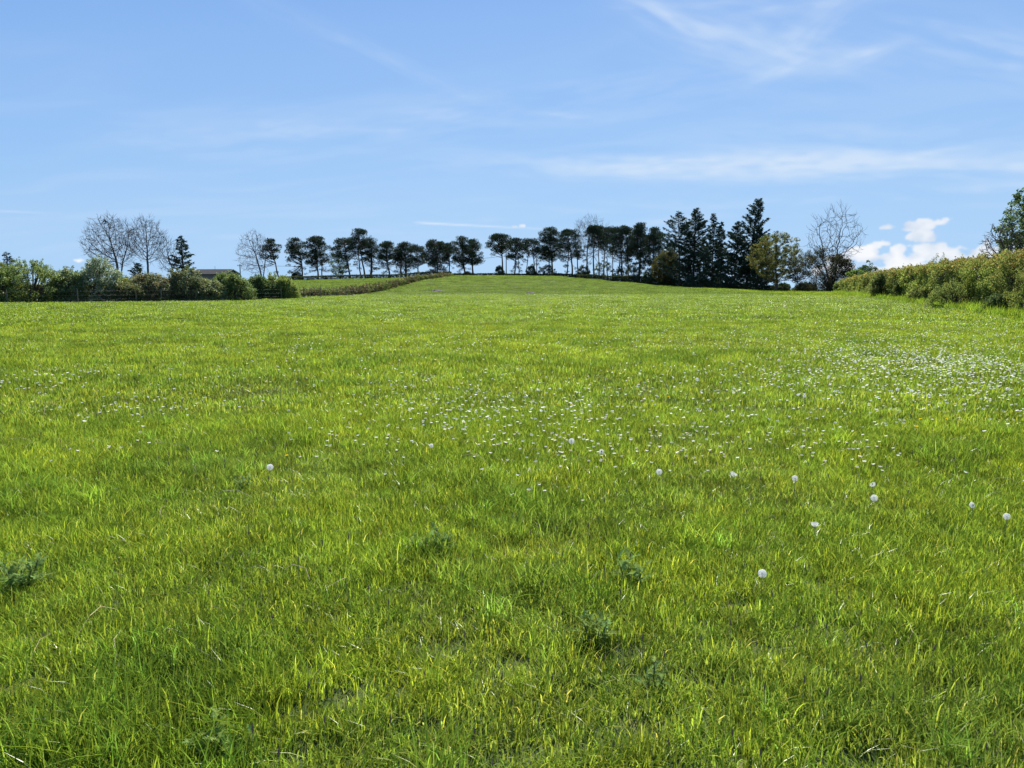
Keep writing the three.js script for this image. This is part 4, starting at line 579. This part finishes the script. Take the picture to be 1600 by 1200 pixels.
// dandelion clocks
{
  const R = rng(520), fl = new TB(), N = 130, rad = 0.021;
  for (let k = 0; k < N; k++) {
    const y = 1 - 2 * (k + 0.5) / N, a = k * 2.39996, q = Math.sqrt(1 - y * y), d = V(Math.cos(a) * q, y, Math.sin(a) * q), u = V(R() - 0.5, R() - 0.5, R() - 0.5).cross(d).normalize(), w = d.clone().cross(u), c = [0.88, 0.88, 0.85];
    const p0 = d.clone().multiplyScalar(0.005), p1 = d.clone().multiplyScalar(rad * mix(0.86, 0.94, R())); fl.tube([p0, p1], [0.00022, 0.00018], 3, c);
    for (let s = 0; s < 6; s++) { const b = s / 6 * 6.283, e = p1.clone().addScaledVector(u, Math.cos(b) * 0.0048).addScaledVector(w, Math.sin(b) * 0.0048).addScaledVector(d, 0.0022), f = u.clone().multiplyScalar(-Math.sin(b) * 0.001).addScaledVector(w, Math.cos(b) * 0.001); fl.t(fl.v(p1.x - f.x, p1.y - f.y, p1.z - f.z, c), fl.v(p1.x + f.x, p1.y + f.y, p1.z + f.z, c), fl.v(e.x, e.y, e.z, c)); }
  }
  const half = new TB(); { const src = fl; for (let t = 0; t < src.i.length; t += 3) { const p = src.i[t] * 3; if (src.p[p] * 0.8 + src.p[p + 1] * 0.7 > 0.0015) continue; const q = [0, 1, 2].map((e) => { const w = src.i[t + e] * 3; return half.v(src.p[w], src.p[w + 1], src.p[w + 2], [src.c[w], src.c[w + 1], src.c[w + 2]]); }); half.t(...q); } }
  const fluff = fl.geo(), halfFluff = half.geo(), core = new THREE.SphereGeometry(0.0052, 10, 7), stem = new THREE.CylinderGeometry(0.0016, 0.0022, 1, 6); stem.translate(0, 0.5, 0);
  const coreM = std({ vertexColors: false, color: new THREE.Color().setRGB(0.10, 0.075, 0.045) }), stemC = std({ vertexColors: false, color: new THREE.Color().setRGB(0.2, 0.2, 0.09) });
  let proto = null;
  const spots = [[1191, 898], [1366, 779], [1242, 748], [1273, 818], [1363, 757], [1573, 808], [1520, 790], [1147, 740], [1030, 738], [422, 731], [674, 697], [940, 706], [893, 690], [1089, 593], [1574, 608], [1451, 618], [1424, 611], [1402, 609], [1388, 583], [1436, 557], [1443, 558], [1217, 563], [1265, 578], [1280, 549], [1314, 545], [1295, 589], [1337, 566], [1507, 631], [1553, 514], [1573, 518], [1556, 524], [1247, 616], [1257, 619]];
  spots.forEach(([px, py], i) => {
    const h = mix(0.13, 0.18, R()); const r = ray(px, py); let t = 1.5; while (t < 120 && EYE + r.y * t > ground(r.x * t, r.z * t) + h) t += 0.01;
    const x = r.x * t, z = r.z * t; let o = proto;
    if (!o) { o = proto = new THREE.Group(); part('stem', stem, stemC, o); const c = part('core', core, coreM, o); part('fluff', fluff, M.petal, c); tag(o, 'full round white dandelion clock on a bare stalk in grass', 'dandelion clock', 'dandelion clocks in the meadow'); } else o = proto.clone();
    if (i % 4 === 3 || i === 4 || i === 6) { o.children[1].children[0].geometry = halfFluff; o.userData = { label: 'half-blown dandelion clock with part of its fluff gone', category: 'dandelion clock', group: 'half-blown dandelion clocks in the meadow' }; }
    o.name = numbered('dandelion_clock'); o.position.set(x, ground(x, z), z); scene.add(o);
    o.children[0].scale.set(1, h, 1); o.children[0].rotation.z = 0; o.children[1].position.y = h + 0.003; o.children[1].rotation.set(R() * 0.4, R() * 6, R() * 0.4); o.children[1].scale.setScalar(i < 6 ? mix(0.95, 1.15, R()) : mix(0.85, 1.3, R()));
  });
  // yellow dandelions
  const yl = new TB(); for (let k = 0; k < 60; k++) { const a = k * 2.39996, q = Math.sqrt((k + 0.5) / 60), r1 = 0.018 * (0.45 + 0.55 * q), y = 0.007 * (1 - q) + 0.003, c = vary(R, [0.82, 0.66, 0.02], 0.1), w = 0.12 / (0.3 + q); const A = yl.v(0, 0, 0, c), B = yl.v(Math.cos(a - w) * r1, y, Math.sin(a - w) * r1, c), E = yl.v(Math.cos(a + w) * r1, y + 0.001, Math.sin(a + w) * r1, c); yl.t(A, B, E); }
  const yg = yl.geo(), cup = new THREE.ConeGeometry(0.006, 0.014, 8, 1, true); cup.rotateX(Math.PI); cup.translate(0, -0.005, 0); let py0 = null;
  for (const [px, py] of [[1438, 655], [1479, 655], [1425, 634], [1491, 631], [871, 632], [893, 632], [448, 712], [1432, 667], [1045, 620]]) {
    const h = mix(0.12, 0.17, R()), r = ray(px, py); let t = 1.5; while (t < 120 && EYE + r.y * t > ground(r.x * t, r.z * t) + h) t += 0.01;
    const x = r.x * t, z = r.z * t; let o = py0;
    if (!o) { o = py0 = new THREE.Group(); part('stem', stem, stemC, o); const c = part('petals', yg, M.soft, o); part('cup', cup, stemM, c); tag(o, 'yellow dandelion flower open among the white daisies', 'dandelion', 'yellow dandelions in the meadow'); } else o = py0.clone();
    o.name = numbered('dandelion_flower'); o.position.set(x, ground(x, z), z); scene.add(o); o.children[0].scale.set(1, h, 1); o.children[1].position.y = h; o.children[1].rotation.set(-0.2 + R() * 0.4, R() * 6, R() * 0.3);
  }
}
// thistles
{
  const waxy = leafMat(0.4);
  function thistleLeaf(R, len) {                              // lobed, wavy, spiny leaf along +x
    const tb = new TB(), n = 9, c = vary(R, [0.2, 0.29, 0.08], 0.2), mid = []; for (let k = 0; k <= n; k++) { const t = k / n; mid.push([t * len, len * (0.55 * t - 0.5 * t * t)]); }
    for (let k = 0; k < n; k++) for (const s of [-1, 1]) {
      const t = (k + 0.5) / n, w = len * 0.3 * Math.sin(Math.PI * clamp(t * 0.88 + 0.1)) * mix(0.7, 1.25, R()), [x0, y0] = mid[k], [x1, y1] = mid[k + 1], lift = (R() - 0.2) * w * 0.9;
      const a = tb.v(x0, y0, 0, c), b = tb.v(x1, y1, 0, c), e = tb.v(x0 + (x1 - x0) * 0.1, y0 + lift * 0.5, s * w * 0.45, c), f = tb.v(x1 + len * 0.02, y1 + lift, s * w, c), g = tb.v(x1, y1 + lift * 0.3, s * w * 0.4, c); tb.t(a, b, e); tb.t(e, b, g); tb.t(e, g, f);
    }
    return tb.geo();
  }
  [[985, 918, 0.25, 'largest grey-green thistle with upright dark shoots'], [930, 1012, 0.2, 'thistle with two upright leaves near the dandelion clock'], [1022, 1082, 0.15, 'small half-hidden thistle between larger thistles'], [36, 925, 0.26, 'silvery thistle clump beside the dark grass tuft'], [326, 1192, 0.2, 'thistle rosette beside pale fallen straw stalks'], [372, 1190, 0.16, 'low thistle touching the straw-side rosette'], [690, 868, 0.2, 'thistle patch among brown seed heads'], [380, 772, 0.18, 'far thistle in the short yellowish grass'], [656, 872, 0.16, 'little thistle next to the seed-head patch']].forEach(([px, py, H, label], i) => {
    H *= 0.66; const R = rng(600 + i), p = hit(px, py - 4), g = thing('thistle', label, 'thistle', p, 'thistles in the grass'), shoots = 3 + Math.floor(R() * 3);
    for (let s = 0; s < shoots; s++) {
      const az = s / shoots * 6.283 + R(), ox = Math.cos(az) * H * 0.3, oz = Math.sin(az) * H * 0.3, h = H * mix(0.6, 1, R()), tb = new TB(), top = V(ox * 1.5, h, oz * 1.5); tb.tube([V(ox * 0.5, -0.02, oz * 0.5), V(ox, h * 0.5, oz), top], [0.004, 0.0035, 0.002], 6, [0.12, 0.15, 0.07]); part('stem', tb.geo(true), waxy, g);
      const n = 6 + Math.floor(R() * 3); for (let k = 0; k < n; k++) { const t = mix(0.05, 1, (k / (n - 1)) ** 1.4), m = part('leaf', thistleLeaf(R, H * mix(0.75, 0.4, t) * mix(0.8, 1.15, R())), waxy, g); m.position.set(mix(ox * 0.5, ox * 1.5, t), h * t, mix(oz * 0.5, oz * 1.5, t)); m.rotation.set(0, k * 2.4 + R(), mix(0.15, 0.95, t) + (R() - 0.5) * 0.4, 'YXZ'); }
    }
  });
}
renderer.render(scene, camera);
